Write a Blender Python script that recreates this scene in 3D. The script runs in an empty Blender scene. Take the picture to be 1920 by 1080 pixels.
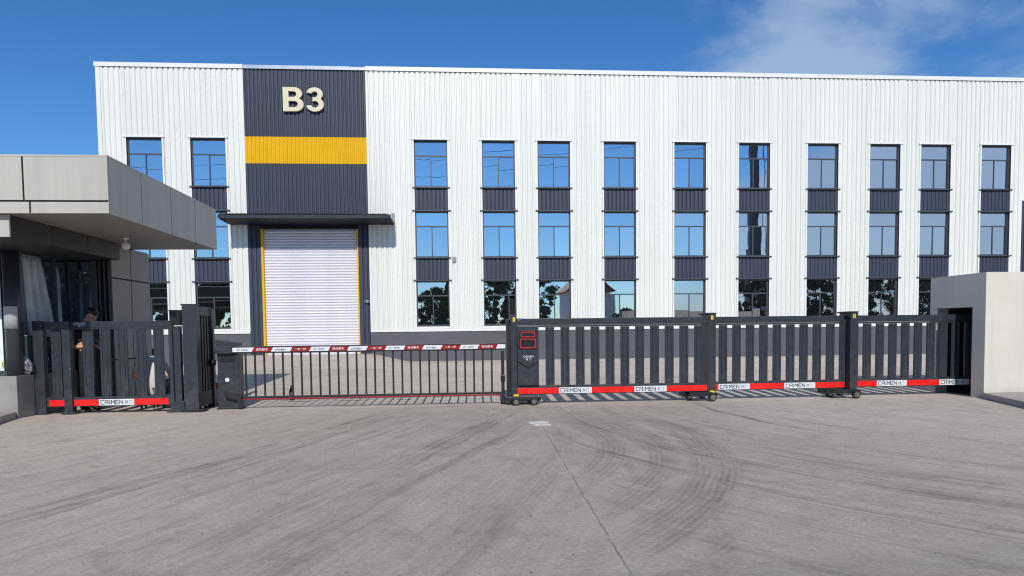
import bpy, bmesh, math, random
from mathutils import Vector, Matrix
R = math.radians
random.seed(7)
scene = bpy.context.scene
COL = scene.collection

# ------------------------------------------------------------------ camera
# metres; X runs along the factory front, Y away from the viewer, ground at the gate is z = 0
F_PX, W_PX = 1290.0, 1920.0
yaw, pitch, roll = math.atan2(98, F_PX), math.atan2(66, F_PX), math.atan(0.0117)
fw = Vector((math.sin(yaw) * math.cos(pitch), math.cos(yaw) * math.cos(pitch), -math.sin(pitch)))
rt = Vector((math.cos(yaw), -math.sin(yaw), 0))
up = rt.cross(fw)
r2 = rt * math.cos(roll) - up * math.sin(roll)
u2 = rt * math.sin(roll) + up * math.cos(roll)
cd = bpy.data.cameras.new('camera')
cam = bpy.data.objects.new('camera', cd); COL.objects.link(cam)
cd.sensor_fit = 'HORIZONTAL'; cd.sensor_width = 36.0
cd.lens = 36.0 * F_PX / W_PX
cd.shift_y = 146.0 / W_PX
cd.clip_start = 0.05; cd.clip_end = 3000
cam.matrix_world = Matrix(((r2.x, u2.x, -fw.x, 0), (r2.y, u2.y, -fw.y, 0), (r2.z, u2.z, -fw.z, 1.38), (0, 0, 0, 1)))
scene.camera = cam

# ------------------------------------------------------------------ world and sun
SUN_EL = R(34.5); SUN_AZ = R(1.5)          # behind the viewer, square on to the factory front
world = bpy.data.worlds.new('World'); scene.world = world; world.use_nodes = True
wn, wl = world.node_tree.nodes, world.node_tree.links
wn.clear()
w_out = wn.new('ShaderNodeOutputWorld'); w_bg = wn.new('ShaderNodeBackground')
w_sky = wn.new('ShaderNodeTexSky'); w_sky.sky_type = 'NISHITA'; w_sky.sun_disc = False
w_sky.sun_elevation = SUN_EL; w_sky.sun_rotation = R(180)
w_sky.altitude = 0; w_sky.air_density = 1.0; w_sky.dust_density = 0.0; w_sky.ozone_density = 1.2
w_bg.inputs['Strength'].default_value = 0.075
w_hsv = wn.new('ShaderNodeHueSaturation'); w_hsv.inputs['Saturation'].default_value = 1.08; w_hsv.inputs['Value'].default_value = 1.0
w_tint = wn.new('ShaderNodeMix'); w_tint.data_type = 'RGBA'; w_tint.blend_type = 'MULTIPLY'; w_tint.inputs['Factor'].default_value = 1.0
w_tint.inputs['B'].default_value = (0.72, 1.08, 1.54, 1)     # the deep clear blue of the day
wl.new(w_sky.outputs[0], w_tint.inputs['A']); wl.new(w_tint.outputs['Result'], w_hsv.inputs['Color'])
# thin cirrus
w_tc = wn.new('ShaderNodeTexCoord')
w_map = wn.new('ShaderNodeMapping'); w_map.inputs['Scale'].default_value = (2.2, 1.6, 4.6); w_map.inputs['Location'].default_value = (0.35, 0.1, 0.42)
wl.new(w_tc.outputs['Generated'], w_map.inputs['Vector'])
w_n = wn.new('ShaderNodeTexNoise'); w_n.inputs['Scale'].default_value = 1.0; w_n.inputs['Detail'].default_value = 9; w_n.inputs['Roughness'].default_value = 0.55; w_n.inputs['Distortion'].default_value = 0.5
wl.new(w_map.outputs[0], w_n.inputs['Vector'])
w_sep = wn.new('ShaderNodeSeparateXYZ'); wl.new(w_tc.outputs['Generated'], w_sep.inputs[0])
w_m1 = wn.new('ShaderNodeMath'); w_m1.operation = 'MULTIPLY_ADD'; w_m1.inputs[1].default_value = 1.3
w_n2 = wn.new('ShaderNodeMath'); w_n2.operation = 'MULTIPLY_ADD'; w_n2.inputs[1].default_value = 2.3; w_n2.inputs[2].default_value = -0.65
wl.new(w_n.outputs['Fac'], w_n2.inputs[0])
w_cl = wn.new('ShaderNodeMath'); w_cl.operation = 'MINIMUM'; w_cl.inputs[1].default_value = 0.47
wl.new(w_sep.outputs['X'], w_cl.inputs[0]); wl.new(w_cl.outputs[0], w_m1.inputs[0]); wl.new(w_n2.outputs[0], w_m1.inputs[2])
w_mr = wn.new('ShaderNodeMapRange'); w_mr.interpolation_type = 'SMOOTHSTEP'
w_mr.inputs['From Min'].default_value = 0.90; w_mr.inputs['From Max'].default_value = 1.25; w_mr.inputs['To Max'].default_value = 0.70
wl.new(w_m1.outputs[0], w_mr.inputs['Value'])
w_mix = wn.new('ShaderNodeMix'); w_mix.data_type = 'RGBA'
w_mix.inputs['B'].default_value = (5.6, 7.3, 9.6, 1)
wl.new(w_mr.outputs[0], w_mix.inputs['Factor']); wl.new(w_hsv.outputs[0], w_mix.inputs['A'])
wl.new(w_mix.outputs['Result'], w_bg.inputs['Color'])
wl.new(w_bg.outputs[0], w_out.inputs['Surface'])

sd = bpy.data.lights.new('sun', 'SUN'); sd.energy = 3.45; sd.angle = R(0.53); sd.color = (1.0, 0.94, 0.85)
sun = bpy.data.objects.new('sun', sd); COL.objects.link(sun)
sun.rotation_euler = (R(90) - SUN_EL, 0, -SUN_AZ); sun.location = (0, -30, 40)

scene.view_settings.view_transform = 'Standard'; scene.view_settings.look = 'None'
scene.view_settings.exposure = 0.0; scene.view_settings.gamma = 1.0
scene.view_settings.use_curve_mapping = False
scene.cycles.filter_width = 1.15

# ------------------------------------------------------------------ materials
def lin(r, g, b):
    f = lambda c: c / 12.92 if c <= 0.04045 else ((c + 0.055) / 1.055) ** 2.4
    return (f(r / 255), f(g / 255), f(b / 255), 1)

class NT:
    """a small helper to write node trees as expressions"""
    def __init__(s, tree): s.t = tree; s.n = tree.nodes; s.l = tree.links
    def put(s, sock, v):
        if hasattr(v, 'is_output'): s.l.new(v, sock)
        else: sock.default_value = v
    def m(s, op, a, b=0.0, c=0.0, clamp=False):
        n = s.n.new('ShaderNodeMath'); n.operation = op; n.use_clamp = clamp
        for i, v in enumerate((a, b, c)): s.put(n.inputs[i], v)
        return n.outputs[0]
    def noise(s, vec, scale, detail=4, rough=0.55, dist=0.0):
        n = s.n.new('ShaderNodeTexNoise'); s.l.new(vec, n.inputs['Vector'])
        n.inputs['Scale'].default_value = scale; n.inputs['Detail'].default_value = detail
        n.inputs['Roughness'].default_value = rough; n.inputs['Distortion'].default_value = dist
        return n.outputs['Fac']
    def smooth(s, v, a, b, lo=0.0, hi=1.0):
        n = s.n.new('ShaderNodeMapRange'); n.interpolation_type = 'SMOOTHSTEP'; s.put(n.inputs['Value'], v)
        n.inputs['From Min'].default_value = a; n.inputs['From Max'].default_value = b
        n.inputs['To Min'].default_value = lo; n.inputs['To Max'].default_value = hi
        return n.outputs[0]
    def mix(s, fac, a, b, mode='MIX'):
        n = s.n.new('ShaderNodeMix'); n.data_type = 'RGBA'; n.blend_type = mode
        s.put(n.inputs['Factor'], fac); s.put(n.inputs['A'], a); s.put(n.inputs['B'], b)
        return n.outputs['Result']
    def comb(s, x, y, z=0.0):
        n = s.n.new('ShaderNodeCombineXYZ')
        for i, v in enumerate((x, y, z)): s.put(n.inputs[i], v)
        return n.outputs[0]
    def bump(s, h, strength, dist):
        n = s.n.new('ShaderNodeBump'); s.l.new(h, n.inputs['Height'])
        n.inputs['Strength'].default_value = strength; n.inputs['Distance'].default_value = dist
        return n.outputs[0]

MATS = {}
def mat(name, col, rough=0.5, metal=0.0, var=0.06, scale=3.0, bump=0.0, bscale=40.0, spec=0.5, rnd=0.0, streak=False, coat=0.0, dust=None):
    """painted / plain surface: base colour with fine procedural variation, wear and relief"""
    if name in MATS: return MATS[name]
    M = bpy.data.materials.new(name); M.use_nodes = True; MATS[name] = M
    N = NT(M.node_tree); p = N.n['Principled BSDF']
    tc = N.n.new('ShaderNodeTexCoord').outputs['Object']
    if streak:
        mp = N.n.new('ShaderNodeMapping'); mp.inputs['Scale'].default_value = (6, 6, 0.35); N.l.new(tc, mp.inputs[0]); v = mp.outputs[0]
    else: v = tc
    n1 = N.noise(v, scale, 5, 0.6)
    c = N.mix(N.smooth(n1, 0.3, 0.7), tuple(x * (1 - var) for x in col[:3]) + (1,), tuple(min(1, x * (1 + var)) for x in col[:3]) + (1,))
    if rnd:
        oi = N.n.new('ShaderNodeObjectInfo').outputs['Random']
        g = N.m('MULTIPLY_ADD', oi, rnd, 1 - rnd / 2)
        c = N.mix(1.0, c, N.comb(g, g, g), 'MULTIPLY')
    if dust:
        z0, z1, amt, dcol = dust
        ps = N.n.new('ShaderNodeSeparateXYZ'); N.l.new(N.n.new('ShaderNodeNewGeometry').outputs['Position'], ps.inputs[0])
        gp = N.n.new('ShaderNodeNewGeometry').outputs['Position']
        f = N.m('MULTIPLY', N.smooth(ps.outputs['Z'], z1, z0, 0.25, 1.0), N.smooth(N.noise(gp, 7, 6, 0.7), 0.35, 0.7))
        c = N.mix(N.m('MULTIPLY', f, amt), c, dcol)
    N.l.new(c, p.inputs['Base Color'])
    r = N.m('MULTIPLY_ADD', N.noise(tc, scale * 4, 3), 0.2, rough - 0.1)
    N.l.new(r, p.inputs['Roughness'])
    p.inputs['Metallic'].default_value = metal; p.inputs['Specular IOR Level'].default_value = spec
    p.inputs['Coat Weight'].default_value = coat
    if bump: N.l.new(N.bump(N.noise(tc, bscale, 4), bump, 0.01), p.inputs['Normal'])
    return M

WHITE = mat('white_steel_sheet', (0.735, 0.755, 0.715, 1), 0.42, var=0.035, scale=0.6, rnd=0.045, streak=True, dust=(1.5, 3.0, 0.10, (0.42, 0.38, 0.31, 1)))
WTRIM = mat('white_trim', (0.75, 0.765, 0.73, 1), 0.4, var=0.02)
DARK = mat('slate_steel_sheet', (0.045, 0.057, 0.086, 1), 0.5, spec=0.3, var=0.06, rnd=0.08, streak=True, scale=0.8)
DTRIM = mat('slate_trim', (0.012, 0.014, 0.019, 1), 0.55, spec=0.25)
YEL = mat('yellow_steel_sheet', (0.76, 0.43, 0.004, 1), 0.5, var=0.03, rnd=0.03, spec=0.2)
PLINTH = mat('grey_painted_render', (0.098, 0.098, 0.12, 1), 0.75, var=0.10, scale=1.2, bump=0.15, bscale=90)
FRAME = mat('window_frame_grey', (0.075, 0.085, 0.10, 1), 0.35, metal=0.25)
CAP = mat('slate_cap_flashing', (0.33, 0.38, 0.47, 1), 0.35, metal=0.3)
SHUT = mat('white_shutter_slat', (0.72, 0.71, 0.77, 1), 0.35, var=0.04, scale=1.2)
GOLD = mat('champagne_letter', (0.66, 0.60, 0.42, 1), 0.45, var=0.05)
GATE = mat('gate_slate_paint', (0.023, 0.030, 0.042, 1), 0.40, var=0.10, scale=5, bump=0.02, bscale=220, spec=0.45, dust=(0.1, 0.9, 0.22, (0.20, 0.18, 0.16, 1)))
GATE2 = mat('gate_dark_metal', (0.012, 0.014, 0.018, 1), 0.45)
BLK = mat('black_plastic', (0.008, 0.008, 0.010, 1), 0.4)
RED = mat('red_reflective_strip', (0.80, 0.006, 0.005, 1), 0.35, var=0.05, dust=(0.0, 0.5, 0.12, (0.35, 0.22, 0.18, 1)))
DRED = mat('boom_red_tape', (0.30, 0.008, 0.012, 1), 0.35)
PLATE = mat('white_name_plate', (0.72, 0.76, 0.80, 1), 0.4, var=0.02)
INK = mat('black_lettering', (0.012, 0.013, 0.018, 1), 0.5)
WINK = mat('white_lettering', (0.75, 0.75, 0.75, 1), 0.5)
GINK = mat('grey_lettering', (0.10, 0.11, 0.14, 1), 0.5)
STICK = mat('yellow_sticker', (0.75, 0.60, 0.02, 1), 0.4)
STEEL = mat('bare_steel', (0.45, 0.42, 0.36, 1), 0.3, metal=0.9)
TYRE = mat('black_rubber', (0.012, 0.012, 0.013, 1), 0.7, bump=0.1)
PANEL = mat('grey_aluminium_panel', (0.485, 0.475, 0.425, 1), 0.5, spec=0.25, var=0.05, scale=0.9, rnd=0.03, streak=True)
GPANEL = mat('warm_grey_wall_panel', (0.20, 0.185, 0.185, 1), 0.45, var=0.05, scale=1.1, rnd=0.04)
SOFFIT = mat('grey_soffit', (0.24, 0.225, 0.21, 1), 0.6, var=0.04)
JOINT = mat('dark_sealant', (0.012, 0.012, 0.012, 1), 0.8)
BEAM = mat('dark_brown_beam_panel', (0.022, 0.017, 0.018, 1), 0.5, rnd=0.1)
def cream_mat():
    M = bpy.data.materials.new('cream_render'); M.use_nodes = True
    N = NT(M.node_tree); p = N.n['Principled BSDF']; tc = N.n.new('ShaderNodeTexCoord').outputs['Object']
    geo = N.n.new('ShaderNodeNewGeometry').outputs['Position']; sp = N.n.new('ShaderNodeSeparateXYZ'); N.l.new(geo, sp.inputs[0])
    c = N.mix(N.smooth(N.noise(tc, .7, 6, .6), .3, .7), (0.64, 0.61, 0.52, 1), (0.69, 0.665, 0.58, 1))
    mp = N.n.new('ShaderNodeMapping'); mp.inputs['Scale'].default_value = (9, 9, .5); N.l.new(tc, mp.inputs[0])
    c = N.mix(N.m('MULTIPLY', N.smooth(N.noise(mp.outputs[0], 1, 4), .52, .75), .13), c, (0.35, 0.32, 0.27, 1))
    splash = N.smooth(N.m('ADD', sp.outputs['Z'], N.m('MULTIPLY', N.noise(tc, 4, 5, .7), .35)), .48, .12)
    c = N.mix(N.m('MULTIPLY', splash, .45), c, (0.33, 0.29, 0.24, 1)); N.l.new(c, p.inputs['Base Color'])
    p.inputs['Roughness'].default_value = .85
    N.l.new(N.bump(N.m('ADD', N.noise(tc, 130, 4), N.m('MULTIPLY', N.noise(tc, 3, 4), 1.5)), .25, .01), p.inputs['Normal'])
    return M
CREAM = cream_mat()
CONC = mat('platform_concrete', (0.30, 0.29, 0.275, 1), 0.85, var=0.14, scale=2.5, bump=0.3, bscale=60)
KERB = mat('kerb_concrete', (0.42, 0.39, 0.35, 1), 0.85, var=0.15, scale=4, bump=0.3, bscale=70)
PAPER = mat('white_paper', (0.80, 0.80, 0.84, 1), 0.8, var=0.02)
WLAMP = mat('white_plastic', (0.75, 0.75, 0.74, 1), 0.35, var=0.02)
SKIN = mat('skin', (0.60, 0.33, 0.21, 1), 0.5, var=0.06)
HAIR = mat('black_hair', (0.006, 0.005, 0.005, 1), 0.45)
NAVY = mat('navy_shirt', (0.010, 0.013, 0.022, 1), 0.85, var=0.2, bump=0.2)
TROU = mat('black_trousers', (0.010, 0.010, 0.012, 1), 0.85, var=0.2, bump=0.2)
WSHIRT = mat('white_grey_shirt', (0.60, 0.60, 0.58, 1), 0.85, var=0.06, bump=0.3, bscale=18)
CARGO = mat('grey_brown_trousers', (0.15, 0.14, 0.125, 1), 0.9, var=0.2, bump=0.3)
ORANGE = mat('orange_plastic', (0.75, 0.13, 0.01, 1), 0.45)
COLA = mat('cola_brown_plastic', (0.02, 0.008, 0.006, 1), 0.12)
LABELR = mat('red_paper_label', (0.45, 0.02, 0.02, 1), 0.4)
BARK = mat('bark', (0.09, 0.07, 0.05, 1), 0.9, bump=0.5)
ROOFT = mat('red_roof_tile', (0.16, 0.035, 0.022, 1), 0.7, var=0.15)
HWALL = mat('pale_house_wall', (0.55, 0.58, 0.60, 1), 0.8)
MAST = mat('dark_mast_steel', (0.035, 0.04, 0.05, 1), 0.5)
ROADW = mat('worn_white_road_paint', (0.78, 0.74, 0.69, 1), 0.8, var=0.25, scale=14)

def leaf_mat():
    M = bpy.data.materials.new('leaf'); M.use_nodes = True
    N = NT(M.node_tree); p = N.n['Principled BSDF']
    tc = N.n.new('ShaderNodeTexCoord').outputs['Object']
    N.l.new(N.mix(N.noise(tc, 1.7, 3), (0.018, 0.035, 0.010, 1), (0.06, 0.10, 0.025, 1)), p.inputs['Base Color'])
    p.inputs['Roughness'].default_value = 0.6
    return M
LEAF = leaf_mat()

def glass_mat(name, tint, dark, fac, wave, wscale):
    """coated glazing: a mirror-like tinted coat over a dark body, slightly wavy like real panes"""
    M = bpy.data.materials.new(name); M.use_nodes = True
    N = NT(M.node_tree); N.n.clear()
    out = N.n.new('ShaderNodeOutputMaterial')
    tc = N.n.new('ShaderNodeTexCoord').outputs['Object']
    oi = N.n.new('ShaderNodeObjectInfo').outputs['Random']
    vm = N.n.new('ShaderNodeVectorMath'); vm.operation = 'ADD'; N.l.new(tc, vm.inputs[0]); N.l.new(N.comb(N.m('MULTIPLY', oi, 37.0), 0.0, N.m('MULTIPLY', oi, 19.0)), vm.inputs[1])
    b = N.bump(N.noise(vm.outputs[0], wscale, 1.5), wave, 0.05)
    g = N.n.new('ShaderNodeBsdfGlossy'); g.inputs['Color'].default_value = tint; g.inputs['Roughness'].default_value = 0.004; N.l.new(b, g.inputs['Normal'])
    d = N.n.new('ShaderNodeBsdfPrincipled'); d.inputs['Base Color'].default_value = dark; d.inputs['Roughness'].default_value = 0.3
    mx = N.n.new('ShaderNodeMixShader')
    lw = N.n.new('ShaderNodeFresnel'); lw.inputs['IOR'].default_value = 1.5
    N.l.new(N.m('MULTIPLY_ADD', lw.outputs[0], 1 - fac, N.m('MULTIPLY_ADD', oi, 0.12, fac - 0.06), True), mx.inputs[0])
    N.l.new(d.outputs[0], mx.inputs[1]); N.l.new(g.outputs[0], mx.inputs[2]); N.l.new(mx.outputs[0], out.inputs['Surface'])
    return M
GLASS = glass_mat('blue_coated_glass', (0.92, 0.875, 0.87, 1), (0.008, 0.011, 0.016, 1), 0.78, 0.02, 1.1)
GGLASS = glass_mat('guardhouse_glass', (0.60, 0.74, 0.86, 1), (0.014, 0.030, 0.052, 1), 0.42, 0.02, 1.0)
FILM = mat('pale_blue_protective_film', (0.80, 0.90, 0.94, 1), 0.35, var=0.18, scale=2.0, bump=0.4, bscale=6)
def bag_mat():
    M = bpy.data.materials.new('clear_plastic_film'); M.use_nodes = True
    N = NT(M.node_tree); p = N.n['Principled BSDF']
    tc = N.n.new('ShaderNodeTexCoord').outputs['Object']
    p.inputs['Base Color'].default_value = (0.55, 0.56, 0.60, 1); p.inputs['Roughness'].default_value = 0.15
    N.l.new(N.smooth(N.noise(tc, 22, 3), 0.35, 0.65, 0.25, 0.85), p.inputs['Alpha'])
    N.l.new(N.bump(N.noise(tc, 30, 3), 0.8, 0.02), p.inputs['Normal'])
    return M
BAG = bag_mat()
def screen_mat():
    M = bpy.data.materials.new('red_led_outline'); M.use_nodes = True
    p = M.node_tree.nodes['Principled BSDF']
    p.inputs['Base Color'].default_value = (0.5, 0.01, 0.01, 1); p.inputs['Emission Color'].default_value = (1, 0.03, 0.03, 1); p.inputs['Emission Strength'].default_value = 0.06
    return M
LED = screen_mat()

def ground_mat():
    M = bpy.data.materials.new('worn_concrete_yard'); M.use_nodes = True
    N = NT(M.node_tree); p = N.n['Principled BSDF']
    tc = N.n.new('ShaderNodeTexCoord').outputs['Object']
    sp = N.n.new('ShaderNodeSeparateXYZ'); N.l.new(tc, sp.inputs[0]); X, Y = sp.outputs['X'], sp.outputs['Y']
    n_big = N.noise(tc, 0.22, 4, 0.6); n_mid = N.noise(tc, 1.6, 6, 0.65, 0.6); n_fin = N.noise(tc, 30, 9, 0.82); n_spk = N.noise(tc, 120, 2, 0.6)
    c = N.mix(N.smooth(n_big, 0.3, 0.7), lin(205, 191, 173), lin(221, 208, 191))
    # swept dirt film over the drive in front of the gate, clean slabs beyond it
    dirt = N.m('MULTIPLY', N.smooth(Y, 14.0, 11.8), N.smooth(N.m('ABSOLUTE', N.m('ADD', X, -1.0)), 6.5, 1.0))
    dirt = N.m('MULTIPLY', dirt, N.smooth(n_mid, 0.2, 0.75, 0.45, 1.0))
    c = N.mix(N.m('MULTIPLY', dirt, 0.66), c, lin(170, 156, 141))
    # wheel streaks: long lanes worn by lorries, straight on the left, sweeping round on the right
    wob = N.m('MULTIPLY', N.m('ADD', N.noise(tc, 0.6, 3), -0.5), 0.9)
    dl = N.m('SUBTRACT', N.m('MULTIPLY', N.m('ADD', X, 3.24), 0.945), N.m('MULTIPLY', N.m('ADD', Y, -5.03), 0.327))
    al = N.m('ADD', N.m('MULTIPLY', N.m('ADD', X, 3.24), 0.327), N.m('MULTIPLY', N.m('ADD', Y, -5.03), 0.945))
    ex, ey = N.m('ADD', X, -12.0), N.m('ADD', Y, -11.5)
    er = N.m('SQRT', N.m('ADD', N.m('MULTIPLY', ex, ex), N.m('MULTIPLY', ey, ey))); ea = N.m('ARCTAN2', ey, N.m('MULTIPLY', ex, -1.0))
    sL = N.noise(N.comb(N.m('MULTIPLY_ADD', dl, 5.5, wob), N.m('MULTIPLY', al, 0.30)), 1.0, 9, 0.80)
    sR = N.noise(N.comb(N.m('MULTIPLY_ADD', er, 5.0, wob), N.m('MULTIPLY', ea, 2.4), 5.0), 1.0, 9, 0.80)
    def lanes(v, spec):
        o = None
        for cv, wd, k_ in spec:
            b = N.m('MULTIPLY', N.smooth(N.m('ABSOLUTE', N.m('SUBTRACT', N.m('MULTIPLY_ADD', wob, 0.14, v), cv)), wd, wd * 0.25), k_)
            o = b if o is None else N.m('MAXIMUM', o, b)
        return o
    lL = lanes(dl, ((-0.30, 0.22, 0.8), (0.02, 0.26, 1.0), (0.55, 0.20, 0.45), (1.75, 0.28, 0.9), (2.3, 0.2, 0.6), (3.4, 0.2, 0.3)))
    lR = lanes(er, ((7.2, 0.22, 0.8), (7.75, 0.20, 1.0), (8.6, 0.25, 0.6), (9.5, 0.22, 0.7), (10.25, 0.30, 0.9), (11.1, 0.25, 1.0), (11.9, 0.2, 0.6), (12.6, 0.22, 0.8)))
    k = N.smooth(X, 0.4, 1.8)
    st = N.m('ADD', N.m('MULTIPLY', sL, N.m('SUBTRACT', 1.0, k)), N.m('MULTIPLY', sR, k))
    ln = N.m('ADD', N.m('MULTIPLY', lL, N.m('SUBTRACT', 1.0, k)), N.m('MULTIPLY', lR, k))
    near = N.m('MULTIPLY', N.smooth(Y, 13.2, 11.0), N.smooth(N.noise(tc, 0.45, 4, 0.6, 0.5), 0.34, 0.58, 0.35, 1.0))
    c = N.mix(N.m('MULTIPLY', N.m('MULTIPLY', N.smooth(st, 0.46, 0.62), near), N.m('MULTIPLY_ADD', ln, 0.55, 0.22)), c, lin(104, 96, 89))
    c = N.mix(N.m('MULTIPLY', N.m('MULTIPLY', N.smooth(st, 0.48, 0.38), near), 0.42), c, lin(214, 204, 191))
    # turning tyre prints: bands of tread lines on arcs
    ax, ay = N.m('ADD', X, 4.0), N.m('ADD', Y, -9.0)
    ra = N.m('SQRT', N.m('ADD', N.m('MULTIPLY', ax, ax), N.m('MULTIPLY', ay, ay)))
    ra = N.m('ADD', ra, N.m('MULTIPLY', N.m('ADD', N.noise(tc, 0.9, 2), -0.5), 0.10))
    fade = N.m('MULTIPLY', N.m('MULTIPLY', N.smooth(Y, 11.6, 9.4), N.smooth(Y, 3.2, 4.6)), N.smooth(X, 0.6, 1.6))
    tread = N.m('MULTIPLY', N.smooth(N.m('SINE', N.m('MULTIPLY', ra, 105.0)), -0.8, 0.8, 0.55, 1.0), N.smooth(N.noise(tc, 1.3, 7, 0.8), 0.30, 0.56, 0.25, 1.0))
    aa = N.m('ARCTAN2', ay, ax)
    lug = N.smooth(N.m('SINE', N.m('MULTIPLY', aa, 420.0)), -0.6, 0.6, 0.85, 1.0)
    bands = None
    soft = N.smooth(N.noise(N.comb(N.m('MULTIPLY', ra, 9.0), N.m('MULTIPLY', aa, 5.0), 2.0), 1.0, 6, 0.78), 0.34, 0.60, 0.12, 1.0)
    for rc, wd, s in ((6.95, 0.30, 0.9), (6.42, 0.20, 0.8), (5.85, 0.22, 0.75), (5.30, 0.16, 0.4)):
        b = N.m('MULTIPLY', N.smooth(N.m('ABSOLUTE', N.m('SUBTRACT', ra, rc)), wd, wd * 0.55), s)
        bands = b if bands is None else N.m('MAXIMUM', bands, b)
    bands = N.m('MULTIPLY', bands, soft)
    # a second, flatter pass of wheels crossing the first
    qx, qy = N.m('ADD', X, 11.0), N.m('ADD', Y, -8.0)
    rq = N.m('ADD', N.m('SQRT', N.m('ADD', N.m('MULTIPLY', qx, qx), N.m('MULTIPLY', qy, qy))), N.m('MULTIPLY', N.m('ADD', N.noise(tc, 0.6, 3), -0.5), 0.25))
    for rc, wd, s in ((13.2, 0.14, 0.7), (12.75, 0.10, 0.5)):
        b = N.m('MULTIPLY', N.m('MULTIPLY', N.smooth(N.m('ABSOLUTE', N.m('SUBTRACT', rq, rc)), wd, wd * 0.4), s), N.smooth(N.noise(tc, 1.9, 5, 0.7), 0.38, 0.6))
        bands = N.m('MAXIMUM', bands, b)
    tm = N.m('MULTIPLY', N.m('MULTIPLY', bands, fade), N.m('MULTIPLY', tread, lug))
    c = N.mix(N.m('MULTIPLY', tm, 0.60), c, lin(88, 81, 75))
    # sawn joint with chipped, paler edges
    jx = N.m('SUBTRACT', X, N.m('MULTIPLY_ADD', Y, 0.038, 0.80))
    jx = N.m('ABSOLUTE', N.m('ADD', jx, N.m('MULTIPLY', N.m('ADD', N.noise(tc, 4, 4, 0.7), -0.5), 0.06)))
    jl = N.smooth(Y, 10.1, 9.8)
    chip = N.m('MULTIPLY', N.smooth(N.m('ADD', jx, N.m('MULTIPLY', N.noise(tc, 5, 6, 0.75), 0.50)), 0.32, 0.20), jl)
    c = N.mix(N.m('MULTIPLY', chip, 0.75), c, lin(200, 191, 180))
    joint = N.m('MULTIPLY', N.m('MULTIPLY', N.smooth(jx, 0.010, 0.003), jl), N.smooth(N.noise(tc, 3, 4), 0.35, 0.6, 0.35, 1.0))
    c = N.mix(N.m('MULTIPLY', joint, 0.5), c, lin(84, 78, 72))
    # pale trowelled edge along the gate line, slab joints in the yard behind
    edge = N.m('MULTIPLY', N.smooth(N.m('ABSOLUTE', N.m('ADD', Y, -12.86)), 0.05, 0.01), N.smooth(N.m('ABSOLUTE', N.m('ADD', X, 1.4)), 2.9, 2.3))
    c = N.mix(N.m('MULTIPLY', edge, 0.55), c, lin(222, 216, 206))
    yj = N.m('ABSOLUTE', N.m('SUBTRACT', N.m('FRACT', N.m('MULTIPLY', N.m('ADD', Y, 0.6), 0.25)), 0.5))
    c = N.mix(N.m('MULTIPLY', N.m('MULTIPLY', N.smooth(yj, 0.008, 0.003), N.smooth(Y, 13.6, 14.0)), 0.5), c, lin(110, 105, 100))
    # grit and stains
    c = N.mix(N.m('MULTIPLY', N.smooth(N.noise(tc, 17, 2, 0.4), 0.735, 0.76), 0.6), c, lin(70, 64, 60))
    c = N.mix(N.m('MULTIPLY', N.smooth(N.noise(tc, 0.9, 10, 0.82, 1.2), 0.48, 0.66), 0.30), c, lin(116, 108, 101))
    c = N.mix(N.m('MULTIPLY', N.smooth(n_fin, 0.38, 0.66), 0.34), c, lin(105, 98, 91))
    c = N.mix(N.m('MULTIPLY', N.smooth(n_spk, 0.66, 0.74), 0.35), c, lin(205, 200, 194))
    spot = N.m('MULTIPLY', N.smooth(N.noise(tc, 2.7, 3, 0.5), 0.66, 0.74), near)
    c = N.mix(N.m('MULTIPLY', N.smooth(N.noise(tc, 9, 7, 0.75, 0.8), 0.48, 0.68), 0.22), c, lin(112, 105, 98))
    c = N.mix(N.m('MULTIPLY', spot, 0.25), c, lin(92, 86, 82))
    N.l.new(c, p.inputs['Base Color'])
    p.inputs['Roughness'].default_value = 0.88; p.inputs['Specular IOR Level'].default_value = 0.25
    h = N.m('ADD', N.m('MULTIPLY', n_fin, 0.6), N.m('SUBTRACT', N.m('MULTIPLY', n_mid, 0.8), N.m('MULTIPLY', N.m('ADD', joint, N.m('MULTIPLY', chip, 0.15)), 1.2)))
    N.l.new(N.bump(h, 0.5, 0.014), p.inputs['Normal'])
    return M
GROUND = ground_mat()

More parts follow.
